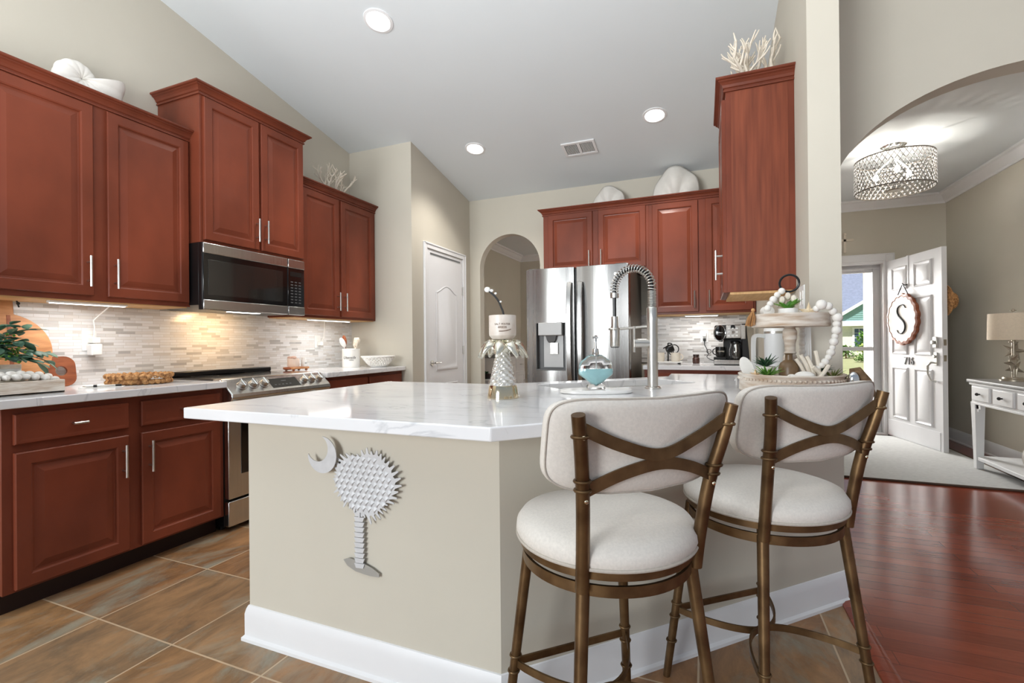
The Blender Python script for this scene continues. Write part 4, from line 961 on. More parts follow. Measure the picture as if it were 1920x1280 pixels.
utensil('slotted_turner', 'cream slotted turner in the middle of the utensil crock', (C0[0]+0.052, C0[1]+-0.012, CT+.02), (C0[0]+0.058, C0[1]+0.0, 1.172), 'slotted', M_ivory)
utensil('spatula', 'cream spatula leaning right in the utensil crock', (C0[0]+0.022, C0[1]+-0.02, CT+.02), (C0[0]+0.026, C0[1]+0.05, 1.19), 'spatula', M_ivory)
utensil('ladle', 'pale spoon leaning far right in the utensil crock', (C0[0]+-0.002, C0[1]+-0.045, CT+.02), (C0[0]+0.0, C0[1]+0.102, 1.172), 'spoon', M_ivory)
# lattice bowl
t = thing('lattice_bowl', 'white openwork lattice bowl at the end of the counter', 'bowl', (-2.82, 3.62, CT), 0)
mb = MB(); br = lambda s: .075+.075*s**.8; bz = lambda s: .012+.085*s
for sgn in (-1, 1):
    for i in range(26):
        mb.tube([(br(s)*cos(2*pi*i/26+sgn*s*.75), br(s)*sin(2*pi*i/26+sgn*s*.75), bz(s)) for s in [k/7 for k in range(8)]], .0045, 6)
obj('lattice', mb, M_white, t); obj('rim', MB().ring((0, 0, bz(1)), br(1), .007, 40, 8), M_white, t)
obj('foot', MB().lathe([(0, 0), (.07, 0), (.08, .012), (.076, .016), (0, .008)], 32), M_white, t)
# tray with candle and bottle
t = thing('wooden_riser', 'small wooden riser tray on ball feet right of the range', 'tray', (-3.12, 2.945, CT), Q)
obj('board', MB().box(-.085, .085, -.055, .055, .016, .032), M_wood_l, t, bevel=.003)
obj('rounded_end', MB().sphere((-.085, 0, .022), (.04, .035, .012), 16, 8), M_wood_m, t)
for x in (-.065, .065):
    for y in (-.04, .04): obj('foot', MB().sphere((x, y, .009), (.012, .012, .009), 10, 6), M_wood_m, t)
t = thing('candle_jar', 'pinkish ribbed candle jar on the small wooden riser', 'candle', (-3.12, 2.915, CT+.033), 0)
obj('jar', MB().lathe([(0, 0), (.042, 0), (.046, .01), (.046, .06), (.042, .068), (.038, .07), (.038, .03), (0, .03)], 30, ripple=lambda a, z: .03*sin(12*a)), mat('blush_ceramic', S(226, 206, 192), .5), t)
mb = MB(); random.seed(8)
for i in range(9): mb.sphere((random.uniform(-.03, .03), random.uniform(-.03, .03), .075), (.016, .016, .012), 8, 6)
obj('flower_topping', mb, mat('blush_petals', S(214, 180, 164), .7, var=.15, scale=40), t)
t = thing('seasoning_bottle', 'small white bottle with dark lettering on the wooden riser', 'bottle', (-3.09, 2.995, CT+.033), 0)
obj('bottle', MB().lathe([(0, 0), (.02, 0), (.022, .006), (.022, .05), (.017, .06), (.018, .072), (0, .075)], 20), M_plate, t)
text('lettering', 'SEA', .014, M_ink, t, Matrix.Translation((.0222, 0, .028)) @ Matrix.Rotation(pi/2, 4, 'Z') @ RX90, ext=.0004)
# ------------------------------------------------------------------ bar stools
def spl(P, n=8):   # Catmull-Rom through the points
    P = [Vector(p) for p in P]; out = []
    for i in range(len(P)-1):
        a, b, c, d = P[max(i-1, 0)], P[i], P[i+1], P[min(i+2, len(P)-1)]
        for k in range(n):
            s = k/n; out.append(.5*((2*b)+(c-a)*s+(2*a-5*b+4*c-d)*s*s+(3*b-a-3*c+d)*s**3))
    out.append(P[-1]); return out
def make_stool(label, loc, rz):
    t = thing('bar_stool', label, 'bar stool', loc, rz, 'swivel bar stools at the peninsula')
    LT, LB, ZR = .148, .205, .585
    def leg_at(sx, sy, z): s = 1-z/ZR; return Vector((sx*(LT+(LB-LT)*s), sy*(LT+(LB-LT)*s), z))
    for sx in (-1, 1):
        for sy in (-1, 1):
            lg = obj('leg', MB().tube([leg_at(sx, sy, 0), leg_at(sx, sy, .02), leg_at(sx, sy, ZR+.015)], [.011, .0125, .0155], 14), M_bronze, t)
            for z in (.125, .21, .255): c = leg_at(sx, sy, z); obj('collar', MB().ring(c, .0145, .0035, 18, 6), M_bronze, lg)
    band = RECT(.0035, .0125)
    obj('swivel_ring', MB().ring((0, 0, .592), .208, 1, 72, up=(0, 0, 1), sec=band), M_bronze, t)
    obj('seat_ring', MB().ring((0, 0, .631), .214, 1, 72, up=(0, 0, 1), sec=band), M_bronze, t)
    obj('swivel_plate', MB().lathe([(0, .592), (.1, .592), (.1, .606), (.09, .618), (.2, .622), (.2, .628), (0, .628)], 36), M_black, t)
    mb = MB().lathe([(0, .634), (.215, .634), (.222, .64), (.228, .655), (.226, .672), (.214, .688), (.18, .699), (.12, .705), (.05, .707), (0, .707)], 56)
    sc_ = obj('seat_cushion', mb, M_fabric, t, smooth=80)
    obj('piping', MB().ring((0, 0, .643), .2245, .0045, 72, 8), M_piping, sc_)
    # back posts: up from the seat ring, kinking outwards
    def post(sx): return spl([(sx*.154, -.156, .592), (sx*.158, -.168, .68), (sx*.168, -.188, .80), (sx*.184, -.212, .90), (sx*.199, -.228, .985)], 5)
    for sx in (-1, 1):
        P = post(sx)
        bp = obj('back_post', MB().tube(P, [.0155-.001*i/len(P) for i in range(len(P))], 14), M_bronze, t)
        for z in (.815, .85, .945): c = min(P, key=lambda p: abs(p.z-z)); obj('collar', MB().ring(c, .0165, .0035, 18, 6), M_bronze, bp)
        for z in (.79, .93): c = min(P, key=lambda p: abs(p.z-z)); obj('rivet', MB().sphere(c+Vector((0, -.0155, 0)), (.005, .003, .005), 10, 6), M_gold, bp)
    # curved backrest cushion
    def bend(x, yo, z): return (x, -.19-(z-.83)*.2+.95*x*x+yo-.006, z)
    def outl(k, yo, n=72):
        L = []
        for i in range(n):
            a = 2*pi*i/n; c, s = cos(a), sin(a); e = 2/5.5
            x = .242*k*(abs(c)**e)*(1 if c > 0 else -1); z = .905+(.105-.105*(1-k)*1.0)*(abs(s)**e)*(1 if s > 0 else -1)
            z += (.012*(x/.24)**2 if s > 0 else .018*(x/.24)**2)
            L.append(bend(x, yo, z))
        return L
    ks = [(.02, .046), (.5, .046), (.85, .042), (.95, .035), (.99, .022), (1, .01), (.985, -.002), (.94, -.008), (.8, -.011), (.5, -.013), (.02, -.014)]
    bk = obj('backrest', MB().loft([outl(k, y) for k, y in ks]), M_fabric, t, smooth=80)
    obj('piping', MB().tube(outl(.99, -.003), .0022, 6, closed=True), M_piping, bk)
    strap = [(-.0025, -.013), (.0025, -.013), (.0025, .013), (-.0025, .013)]
    for nm, zs in (('upper', (.958, .915, .888, .915, .958)), ('lower', (.815, .85, .868, .85, .815))):
        P = []
        for i, x in enumerate((-.192, -.1, 0, .1, .192)):
            z = zs[i]; y = bend(x, -.021, z)[1] if abs(x) < .15 else (-.224 if nm == 'upper' else -.192)
            P.append((x*(1 if nm == 'upper' else .9), y, z))
        obj('back_strap', MB().tube(spl(P, 8), 1, sec=strap, up=(0, 0, 1)), M_bronze, t)
    # footrest: straight bars at the sides and front, and two arcs meeting in the middle
    zf = .235; A, B, C_, D = leg_at(-1, 1, zf), leg_at(1, 1, zf), leg_at(1, -1, zf), leg_at(-1, -1, zf)
    flat = RECT(.003, .010)
    obj('footrest_bar', MB().tube([A, B], 1, sec=flat, up=(0, 0, 1)), M_bronze, t)
    for sgn, p, q in ((1, A, B), (-1, D, C_)):
        P = [p+(q-p)*s+Vector((0, -sgn*.185*sin(pi*s)**.8, 0)) for s in [i/24 for i in range(25)]]
        obj('footrest_arc', MB().tube(P, 1, sec=flat, up=(0, 0, 1)), M_bronze, t)
    return t
s1 = make_stool('bronze bar stool with oatmeal cushions nearest the palm tree wall art', (-.243, 1.222, 0), radians(43))
s2 = copy_tree(s1); s2.location = (.161, 1.65, 0); s2.rotation_euler = (0, 0, radians(40))
s2['label'] = 'bronze bar stool with oatmeal cushions beside the wood floor, before the tiered tray'
# ------------------------------------------------------------------ palm tree and moon wall art on the half wall
t = thing('palm_wall_art', 'silver metal palm tree and crescent moon hung on the half wall', 'wall art', (-1.09, 1.305, .35))
random.seed(21)
O = []; nsp = 40
for i in range(nsp):
    a = 2*pi*i/nsp; lob = 1+.07*sin(3*a+.6)+.05*sin(5*a+2)+random.uniform(-.03, .03)
    rx, rz = .128*lob, .104*lob; spike = (.02 if pi*.78 < a < pi*1.15 else .06)+random.uniform(0, .13)*(0 if pi*.78 < a < pi*1.15 else 1)
    for f, da in ((.95, -.34), (1.0+spike, -.12), (1.0+spike*.8, .06), (.94, .3)):
        b_ = a+da*2*pi/nsp+(.05 if f > 1.02 else 0); O.append((.02+rx*f*cos(b_), .312+rz*f*sin(b_)+.012*sin(2*b_)))
obj('crown', MB().loft([[(x, y, z) for x, z in O] for y in (-.016, -.0185)]), M_tin, t, smooth=0)
mb = MB()
for r in range(11):
    for c in range(12):
        x = -.095+c*.023+(r % 2)*.0115; z = .228+r*.0205
        if ((x-.02)/.118)**2+((z-.312)/.095)**2 > 1: continue
        w_, h_ = .0132, .0155
        mb.a([(x-w_, -.0188, z+.004), (x+w_, -.0188, z+.004), (x, -.0188, z-h_), (x+.002, -.0235, z-.006), (x, -.0188, z+.009)], [(0, 3, 4), (3, 1, 4), (0, 2, 3), (2, 1, 3)])
obj('scales', mb, M_tin, t, smooth=0)
mb = MB()
for k in range(13):
    z0, z1 = .018+k*.0175, .018+(k+1)*.0175
    mb.loft([[(x, y, z) for x, z in ((-.016, z0), (.014, z0+.002), (.0205, z1), (-.0225, z1-.002))] for y in (-.010, -.0152)])
obj('trunk', mb, M_tin, t, smooth=0)
obj('ground', MB().loft([[(x, y, z) for x, z in ((-.072, .036), (-.05, .045), (0, .04), (.05, .026), (.078, .012), (.078, .0), (.04, -.002), (-.02, .004), (-.055, .018))] for y in (-.01, -.012)]), M_tinbase, t)
O = [(.064*cos(a), .064*sin(a)) for a in [radians(-170+250*i/24) for i in range(25)]]
O += [(-.02+.047*cos(a), .022+.047*sin(a)) for a in [radians(64-216*i/20) for i in range(0, 21)]]
mb = MB().loft([[(-.148+x, y, .395+z) for x, z in O] for y in (-.026, -.029)]); obj('moon', mb, M_tin, t)
obj('standoff', MB().cyl((-.11, 0, .36), (-.11, -.028, .36), .004, 8).cyl((.02, 0, .31), (.02, -.017, .31), .004, 8).cyl((0, 0, .1), (0, -.014, .1), .004, 8).cyl((0, 0, .02), (0, -.011, .02), .004, 8), M_tinbase, t)
obj('screw_head', MB().sphere((-.078, -.02, .372), .004, 10, 6), M_ink, t)
# ------------------------------------------------------------------ on the peninsula
t = thing('palm_candle_holder', 'glass palm tree candle holder with gold base on the peninsula', 'candle holder', (-.73, 1.70, CT), 0)
obj('base', MB().lathe([(0, 0), (.062, 0), (.062, .006), (.055, .045), (.053, .05), (0, .05)], 44), M_gold, t)
Lp = []
for k in range(33):
    s = k/32; r = .052-.026*s; n = 60
    Lp.append([((r*(1+.07*cos(10*2*pi*i/n+(k//3 % 2)*pi)*(.4+.6*((k % 3)/2)))*cos(2*pi*i/n)), (r*(1+.07*cos(10*2*pi*i/n+(k//3 % 2)*pi)*(.4+.6*((k % 3)/2)))*sin(2*pi*i/n)), .05+.128*s) for i in range(n)])
obj('trunk', MB().loft(Lp), M_crystal, t, smooth=0)
mb = MB()
for k in range(8):
    a = 2*pi*k/8+.2; d = Vector((cos(a), sin(a), 0)); sd_ = Vector((-sin(a), cos(a), 0))
    rows = []
    for i in range(9):
        s = i/8; c = d*(.016+.08*s**.8)+Vector((0, 0, .186+.034*sin(pi*(s*.8+.1))-.040*s**3)); wd = .027*sin(pi*min(1, s*.9+.1))+.002
        rows.append([c-sd_*wd-Vector((0, 0, wd*.5)), c+Vector((0, 0, .006)), c+sd_*wd-Vector((0, 0, wd*.5))])
    mb.a([p for r in rows for p in r], [(i*3+j, i*3+j+1, i*3+j+4, i*3+j+3) for i in range(8) for j in range(2)])
obj('fronds', mb, M_mercury, t, solid=.009, smooth=60)
obj('cup', MB().lathe([(0, .172), (.024, .175), (.03, .2), (.045, .222), (.048, .226), (0, .226)], 32), M_mercury, t)
t = thing('candle_jar', 'pale candle jar with brown label text on top of the glass palm', 'candle', (-.73, 1.70, CT+.229), radians(14))
obj('jar', MB().lathe([(0, 0), (.04, 0), (.052, .014), (.053, .025), (.053, .092), (.05, .093), (.049, .07), (0, .07)], 44), mat('pearl_jar', S(226, 219, 210), .35, col2=S(212, 196, 182), scale=18, detail=5), t)
for tx, sz, z in (('coastal', .008, .074), ('SALT WATER', .0105, .057), ('BREEZE', .0105, .045)):
    if tx == 'coastal': continue
    o = text('label_text', tx, sz, M_ink2, t, Matrix.Translation((.008, -.0535, z)) @ RX90, ext=.0003)
    for v in o.data.vertices: a = v.co.x/.0532; r = -v.co.y; v.co.x = r*sin(a); v.co.y = -r*cos(a)
o = MB().tube([(.0535*sin(a), -.0535*cos(a), .03+.012*(a)**2) for a in [-.1+.9*i/10 for i in range(11)]], .0015, 5); obj('label_flourish', o, M_ink2, t)
t = thing('orchid_stem', 'dark curved stem with white buds standing behind the candle jar', 'flower', (-.765, 1.80, CT), 0)
obj('bud_vase', MB().lathe([(0, 0), (.03, 0), (.032, .03), (.014, .09), (.016, .11), (.012, .11), (.01, .09), (0, .02)], 20), M_white, t)
obj('stem', MB().tube(spl([(0, 0, .05), (.0, .0, .30), (-.014, 0, .365), (-.036, -.004, .405), (-.066, -.01, .432)], 6), .0042, 8), M_ink, t)
for p, r in (((-.070, -.012, .437), .014), ((-.052, -.008, .432), .008), ((-.036, -.004, .420), .006), ((-.014, -.002, .385), .005)): obj('bud', MB().sphere(p, (r, r*.7, r*.8), 10, 7), M_plate, t)
# soap dispenser on a marble tray
TA = radians(21)
t = thing('marble_tray', 'oval white marble tray under the soap dispenser beside the sink', 'tray', (-.425, 1.985, CT), TA)
P = [(.152*abs(cos(a))**.75*(1 if cos(a) > 0 else -1), .075*sin(a)) for a in [2*pi*i/56 for i in range(56)]]
obj('slab', MB().loft([[(x*k, y*k, z) for x, y in P] for k, z in ((.96, 0), (1, .003), (1, .012), (.98, .015))]), M_marble, t)
t = thing('soap_dispenser', 'clear shell-shaped dispenser half full of aqua soap', 'soap dispenser', (-.425, 1.985, CT+.0155), TA)
def fan(k, n=60):
    L = []
    for i in range(n):
        a = 2*pi*i/n; up = max(0, sin(a)); lob = 1+.045*abs(sin(4.5*(a-pi/2)))*up+.03*abs(sin(4.5*(a-pi/2)))
        x = .072*lob*cos(a)*(1 if sin(a) > -.25 else max(.42, 1+ (sin(a)+.25)*.85)); z = .078+.066*lob*sin(a)
        L.append((x*k, .078+(z-.078)*k))
    return L
obj('glass_shell', MB().loft([[(x, y, z) for x, z in fan(k)] for k, y in ((.3, -.027), (.7, -.025), (.93, -.016), (1, 0), (.93, .016), (.7, .025), (.3, .027))]), M_glass, t)
def clipz(P, zm):
    out = []
    for i in range(len(P)):
        a, b_ = P[i], P[(i+1) % len(P)]
        if a[1] <= zm: out.append(a)
        if (a[1] <= zm) != (b_[1] <= zm): s = (zm-a[1])/(b_[1]-a[1]); out.append((a[0]+s*(b_[0]-a[0]), zm))
    return out
mb = MB()
K = [clipz([(x*.93, .078+(z-.078)*.93) for x, z in fan(1)], .086)]
K2 = lambda k: [(x*k, .086-(.086-z)*k) for x, z in K[0]]
mb.loft([[(x, y, z) for x, z in K2(k)] for k, y in ((.5, -.022), (.85, -.017), (.99, -.006), (.99, .006), (.85, .017), (.5, .022))])
obj('liquid', mb, M_soap, t, smooth=60)
obj('foot', MB().loft([[(x*k, y*k, z) for x, y in ((-.038, -.02), (.038, -.02), (.038, .02), (-.038, .02))] for k, z in ((1, 0), (1, .012), (.8, .022))]), M_glass, t, bevel=.004)
obj('pump', MB().lathe([(0, .138), (.014, .138), (.015, .142), (.014, .168), (.006, .172), (.005, .2), (0, .2)], 20).tube([(0, 0, .2), (0, 0, .216), (0, -.012, .222), (0, -.03, .218)], [.0065, .007, .006, .004], 10).box(-.011, .011, -.008, .008, .213, .221), M_chrome, t)
obj('dip_tube', MB().cyl((0, 0, .14), (.004, 0, .03), .0025, 8), M_plate, t)
# faucet
FD = Vector((-.966, .255, 0)).normalized()
t = thing('faucet', 'brushed nickel spring pull-down faucet standing at the sink', 'faucet', (-.218, 2.241, CT), 0)
obj('escutcheon', MB().lathe([(0, 0), (.036, 0), (.036, .006), (.03, .01), (0, .01)], 28), M_nickel, t)
obj('body', MB().cyl((0, 0, .01), (0, 0, .30), .0235, 24).cyl((0, 0, .19), (0, 0, .225), .0255, 24), M_nickel, t)
obj('collar', MB().lathe([(.0, .30), (.024, .30), (.024, .365), (.02, .372), (0, .372)], 24), M_nickel, t)
AR = .092
arc = [Vector((0, 0, .36)), Vector((0, 0, .42))]+[FD*(AR-AR*cos(a))+Vector((0, 0, .465+AR*sin(a))) for a in [pi*i/20 for i in range(21)]]+[FD*(2*AR)+Vector((0, 0, .43))]
obj('hose', MB().tube(arc+[FD*(2*AR)+Vector((0, 0, .33))], .0085, 10), M_black, t)
# spring: helix about the arc
LN = [0]
for i in range(1, len(arc)): LN.append(LN[-1]+(arc[i]-arc[i-1]).length)
def at(s):
    for i in range(1, len(arc)):
        if s <= LN[i] or i == len(arc)-1:
            f = (s-LN[i-1])/(LN[i]-LN[i-1]); return arc[i-1].lerp(arc[i], f), (arc[i]-arc[i-1]).normalized()
side = FD.cross(Vector((0, 0, 1)))
H = []; s = 0.0; ph = 0
while s < LN[-1]:
    p, tn = at(s); n2 = side.cross(tn); H.append(p+(side*cos(ph)+n2*sin(ph))*.0178)
    pitch = .0072 if s < .085 else .0138
    ph += 2*pi/12; s += pitch/12
obj('spring', MB().tube(H, .0027, 6), M_nickel, t)
hd = FD*(2*AR)
obj('spray_head', MB().lathe([(0, .19), (.021, .19), (.0225, .195), (.0225, .27), (.016, .29), (.0155, .335), (0, .335)], 24, c=(hd.x, hd.y, 0)), M_nickel, t)
obj('spring_end', MB().lathe([(0, .425), (.02, .425), (.02, .445), (0, .445)], 20, c=(hd.x, hd.y, 0)), M_nickel, t)
obj('nozzle', MB().lathe([(0, .186), (.019, .186), (.019, .19), (0, .19)], 20, c=(hd.x, hd.y, 0)), M_black, t)
obj('docking_arm', MB().cyl((0, 0, .285), FD*(2*AR-.022)+Vector((0, 0, .275)), .006, 10).ring(hd+Vector((0, 0, .275)), .025, .005, 24, 8), M_nickel, t)
hv = Vector((-.926, -.376, 0))
obj('handle', MB().cyl(hv*0+Vector((0, 0, .207)), hv*.085+Vector((0, 0, .207)), .0195, 20).cyl(hv*.083+Vector((0, 0, .165)), hv*.083+Vector((0, 0, .285)), .006, 10), M_nickel, t)
# tiered tray
SX, SY = .326, 2.22; SR = radians(-8.3)
SM = Matrix.Translation((SX, SY, 0)) @ Matrix.Rotation(SR, 4, 'Z')
def sp(x, y, z): return tuple(SM @ Vector((x, y, z)))
t = thing('tiered_tray', 'whitewashed two-tier round wooden tray stand on the peninsula', 'tray', (SX, SY, CT), SR)
obj('lower_tray', MB().lathe([(0, .012), (.17, .012), (.186, .006), (.19, .012), (.187, .06), (.19, .07), (.194, .076), (.19, .08), (.178, .078), (.176, .056), (0, .056)], 64), M_whitewash, t)
mb = MB()
for i in range(72): a = 2*pi*i/72; mb.sphere((.19*cos(a), .19*sin(a), .058), .0062, 6, 4)
obj('beaded_edge', mb, M_whitewash, t)
for k in range(4): a = pi/4+pi*k/2; obj('foot', MB().sphere((.14*cos(a), .14*sin(a), .008), (.016, .016, .008), 12, 6), M_whitewash, t)
obj('post', MB().lathe([(0, .056), (.03, .056), (.03, .06), (.018, .06), (.016, .075), (.024, .1), (.028, .125), (.024, .15), (.019, .156), (.024, .162), (.019, .17), (.02, .2), (.026, .225), (.026, .25), (.02, .262), (.02, .275), (0, .275)], 28), M_whitewash, t)
obj('upper_tray', MB().lathe([(0, .272), (.128, .272), (.139, .268), (.141, .274), (.139, .305), (.143, .312), (.143, .32), (.131, .32), (.129, .288), (0, .288)], 64), M_whitewash, t)
obj('top_post', MB().lathe([(0, .288), (.022, .288), (.014, .31), (.012, .36), (.02, .385), (.02, .395), (0, .4)], 20), M_whitewash, t)
obj('ring_handle', MB().ring((0, 0, .447), .0345, .0045, 40, 8, axis='y'), M_black, t)
def pot(nm, label, x, y, z, r, h, m, cat='plant'):
    p = thing(nm, label, cat, sp(x, y, z), SR)
    obj('pot', MB().lathe([(0, 0), (r*.8, 0), (r, h*.3), (r, h*.92), (r*1.03, h), (r*.9, h), (r*.88, h*.8), (0, h*.8)], 28, ripple=lambda a, z: .02*sin(20*a)), m, p); return p
def tuft(p, n, L, W_, m, z, up=1.0, nm='leaves', spread=1.0):
    mb = MB()
    for i in range(n):
        a = random.uniform(0, 2*pi); d = Vector((cos(a)*spread, sin(a)*spread, up*random.uniform(.5, 1.4)))
        leaf(mb, Vector((0, 0, z)), d, Vector((0, 0, 1)), L*random.uniform(.7, 1.2), W_)
    obj(nm, mb, m, p, solid=.0008, smooth=60)
ZL = CT+.0565; ZU = CT+.2885
p = pot('potted_tulips', 'tiny white ribbed pot of green leaves and white tulips on the upper tray', -.005, -.09, ZU, .034, .05, M_white)
tuft(p, 20, .055, .026, M_leaf2, .045, .9)
mb = MB(); 
for q in ((-.02, -.005, .085), (.0, .01, .1), (.02, .0, .088), (-.04, .015, .07), (.03, .012, .078), (-.035, .02, .09)): mb.sphere(q, (.011, .011, .015), 8, 6)
obj('tulips', mb, M_ivory, p)
def shellthing(nm, label, x, y, z, fn, m, cat, rz=0):
    p = thing(nm, label, cat, sp(x, y, z), SR+rz); obj(nm.split('_')[-1]+'_body', fn(), m, p, smooth=50); return p
def starmesh(R, h, lean):
    mb = MB(); star(mb, Matrix.Translation((0, 0, R*.9)) @ Matrix.Rotation(lean, 4, 'X'), R, h); return mb
shellthing('starfish', 'pale orange starfish leaning beside the tulips on the upper tray', .065, -.07, ZU, lambda: starmesh(.04, .012, 1.35), mat('pale_starfish', S(224, 196, 150), .8, col2=S(238, 222, 196), scale=50), 'starfish')
shellthing('small_book', 'small white bundle lying at the left of the upper tray', -.085, -.06, ZU, lambda: MB().box(-.03, .03, -.02, .02, 0, .012).box(-.028, .026, -.018, .018, .012, .022), M_ivory, 'book', .3)
shellthing('white_spool', 'white round spool standing at the left of the upper tray', -.08, -.02, ZU, lambda: MB().cyl((0, -.018, .045), (0, .018, .045), .022, 20).cyl((0, 0, 0), (0, 0, .03), .008, 10), M_plaster, 'spool', .4)
shellthing('brown_shell', 'brown pointed shell lying at the right of the upper tray', .09, -.02, ZU+.003, lambda: MB().tube([(-.03, 0, .018), (0, 0, .0195), (.03, 0, .017), (.045, 0, .012)], [.005, .016, .012, .002], 12), M_wood_l, 'shell', .3)
# bead garland hung over the upper tray
def garland(label, pts, rs, tassel, name='bead_garland'):
    g = thing(name, label, 'garland', sp(*pts[0]), SR); o0 = Vector(pts[0])
    for q, r in zip(pts, rs): obj('bead', MB().sphere(Vector(q)-o0, r, 12, 8), M_plaster, g)
    obj('cord', MB().tube([Vector(q)-o0 for q in pts], .0015, 5), M_rope, g)
    if tassel:
        mb = MB(); c = Vector(tassel)-o0; random.seed(4)
        for i in range(46):
            a = random.uniform(0, 2*pi); r = random.uniform(.003, .02)
            mb.tube([c+Vector((.002*cos(a), .002*sin(a), .028)), c+Vector((r*.8*cos(a)-.006, r*.8*sin(a), 0)), c+Vector((r*cos(a)-.012, r*sin(a), -.032+random.uniform(-.004, .004)))], .0016, 4)
        obj('tassel', mb.sphere(c+Vector((0, 0, .03)), .008, 8, 6), M_rope, g)
    return g
zz = lambda v: 1.13-(v-637)*.00218
bp = [(-.074, -.135, 1.255), (-.066, -.12, 1.272), (-.055, -.11, 1.290), (-.041, -.105, 1.308), (-.026, -.10, 1.322)]
garland('white wooden bead string rising on the left of the upper tray with a jute tassel', bp, [.013, .012, .014, .012, .013], (-.128, -.085, 1.222))
bp = [(.088, -.105, 1.248), (.104, -.11, 1.262), (.126, -.10, 1.256), (.142, -.085, 1.236), (.156, -.08, 1.212), (.1535, -.08, 1.188), (.152, -.08, 1.164), (.147, -.08, 1.141), (.143, -.08, 1.121), (.139, -.08, 1.099), (.133, -.082, 1.08), (.125, -.085, 1.062), (.115, -.088, 1.045), (.104, -.09, 1.032), (.092, -.09, 1.022)]
garland('white wooden bead string hanging down the right side of the tiered tray', bp, [.012, .019, .015, .014, .018, .014, .017, .012, .016, .011, .015, .012, .014, .012, .011], None)
bp = [(.045, .161, 1.24-.018*i) for i in range(13)]
garland('second bead string hanging behind the tiered tray post', bp, [.011+.003*(i % 2) for i in range(13)], None)
t = thing('ribbon_tassel', 'pale ribbon tassel hanging behind the upper tray', 'tassel', sp(.064, .165, 1.02), SR)
mb = MB()
for k in range(4): mb.tube([(k*.007-.01, .004*(k % 2), .2), (k*.008-.012, .003, .1), (k*.009-.013, .004*(k % 2), .0)], 1, sec=RECT(.0035, .001), up=(0, 1, 0))
obj('ribbons', mb, M_plate, t); obj('knot', MB().sphere((0, .002, .205), .009, 8, 6), M_plate, t)
# lower tray contents
p = pot('potted_grass', 'small white pot of dark green grass on the lower tray', -.088, -.015, ZL, .036, .05, M_plaster); random.seed(9); tuft(p, 46, .062, .008, M_leaf3, .045, 1.2)
p = thing('air_plant', 'little bright green air plant at the front of the lower tray', 'plant', sp(-.078, -.118, ZL+.004), SR); tuft(p, 34, .06, .009, M_leaf2, .008, 1.1)
t = thing('stoneware_bottle', 'brown stoneware bottle with pale foot on the lower tray', 'bottle', sp(-.004, -.072, ZL), SR)
obj('bottle', MB().lathe([(0, .018), (.036, .018), (.037, .05), (.03, .068), (.014, .08), (.013, .1), (.016, .104), (.011, .106), (0, .106)], 28), mat('brown_stoneware', S(98, 76, 52), .35, col2=S(132, 106, 78), scale=14), t)
obj('pale_foot', MB().lathe([(0, 0), (.034, 0), (.036, .018), (0, .018)], 28), M_plaster, t)
shellthing('clam_shell', 'white upright shell at the left end of the lower tray', -.155, -.06, ZL, lambda: MB().loft([[(x*.9, y, .045+z) for x, z in [(.028*cos(a)-.3*(.045*sin(a)), .045*sin(a)) for a in [2*pi*i/24 for i in range(24)]]] for y in (-.006, 0, .004)]), M_plaster, 'shell', .2)
shellthing('sand_flower', 'cream and orange shell flower at the left of the lower tray', -.12, -.11, ZL, lambda: starmesh(.024, .01, 1.2), mat('orange_shell', S(222, 172, 112), .7, col2=S(236, 214, 184), scale=70), 'shell', .2)
shellthing('cone_shell', 'striped cream cone shell beside the air plant', -.092, -.12, ZL, lambda: MB().tube([(-.02, 0, .01), (0, 0, .014), (.025, 0, .010)], [.004, .014, .003], 12), M_ivory, 'shell', -.4)
t = thing('ceramic_turtle', 'white ceramic sea creature resting at the front of the lower tray', 'figurine', sp(.035, -.138, ZL+.003), SR)
obj('body', MB().sphere((.012, 0, .0185), (.034, .022, .018), 16, 10).sphere((-.03, -.006, .014), (.016, .012, .011), 12, 8).sphere((.03, -.02, .0065), (.02, .008, .006), 10, 6).sphere((-.006, -.022, .0065), (.018, .008, .006), 10, 6), M_plaster, t)
obj('eye', MB().sphere((-.036, -.015, .017), .0025, 8, 6), M_ink, t)
random.seed(17)
for k, (b_, e_) in enumerate((((.055, -.09, .008), (.02, -.09, .085)), ((.07, -.1, .008), (.035, -.11, .1)), ((.082, -.105, .008), (.055, -.1, .095)), ((.095, -.1, .006), (.085, -.08, .115)), ((.108, -.1, .006), (.075, -.12, .055)), ((.09, -.128, .006), (.126, -.095, .06)))):
    st = thing('driftwood_stick', 'one of the pale driftwood sticks fanned out on the lower tray', 'stick', sp(*b_[:2], ZL), SR, 'driftwood sticks on the lower tray')
    o0 = Vector((*b_[:2], 0)); P = [Vector(b_)-o0, (Vector(b_)+Vector(e_))/2-o0+Vector((.003, 0, .003)), Vector(e_)-o0]
    obj('stick_body', MB().tube(spl(P, 4), [.0075]*9, 8), M_ivory, st)
p = thing('succulent', 'dark green spiky succulent at the right of the lower tray', 'plant', sp(.105, -.02, ZL), SR); obj('pot', MB().lathe([(0, 0), (.022, 0), (.028, .03), (0, .03)], 20), M_plaster, p); tuft(p, 26, .042, .013, M_leaf3, .03, .7)
p = thing('moss_tuft', 'olive grass tuft at the right end of the lower tray', 'plant', sp(.14, -.055, ZL+.004), SR); tuft(p, 30, .045, .005, mat('olive_moss', S(110, 120, 60), .8), .004, 1.3)
shellthing('oyster_shell', 'flat grey-white shell standing behind the bottle on the lower tray', .035, -.04, ZL, lambda: MB().loft([[(.022*cos(a), y, .04+.038*sin(a)) for a in [2*pi*i/24 for i in range(24)]] for y in (-.004, .004)]), M_marble, 'shell')
t = thing('tassel_pendant', 'brown bristle tassel with a silver disc at the right end of the tiered tray', 'tassel', sp(.2, -.05, CT+.0), SR)
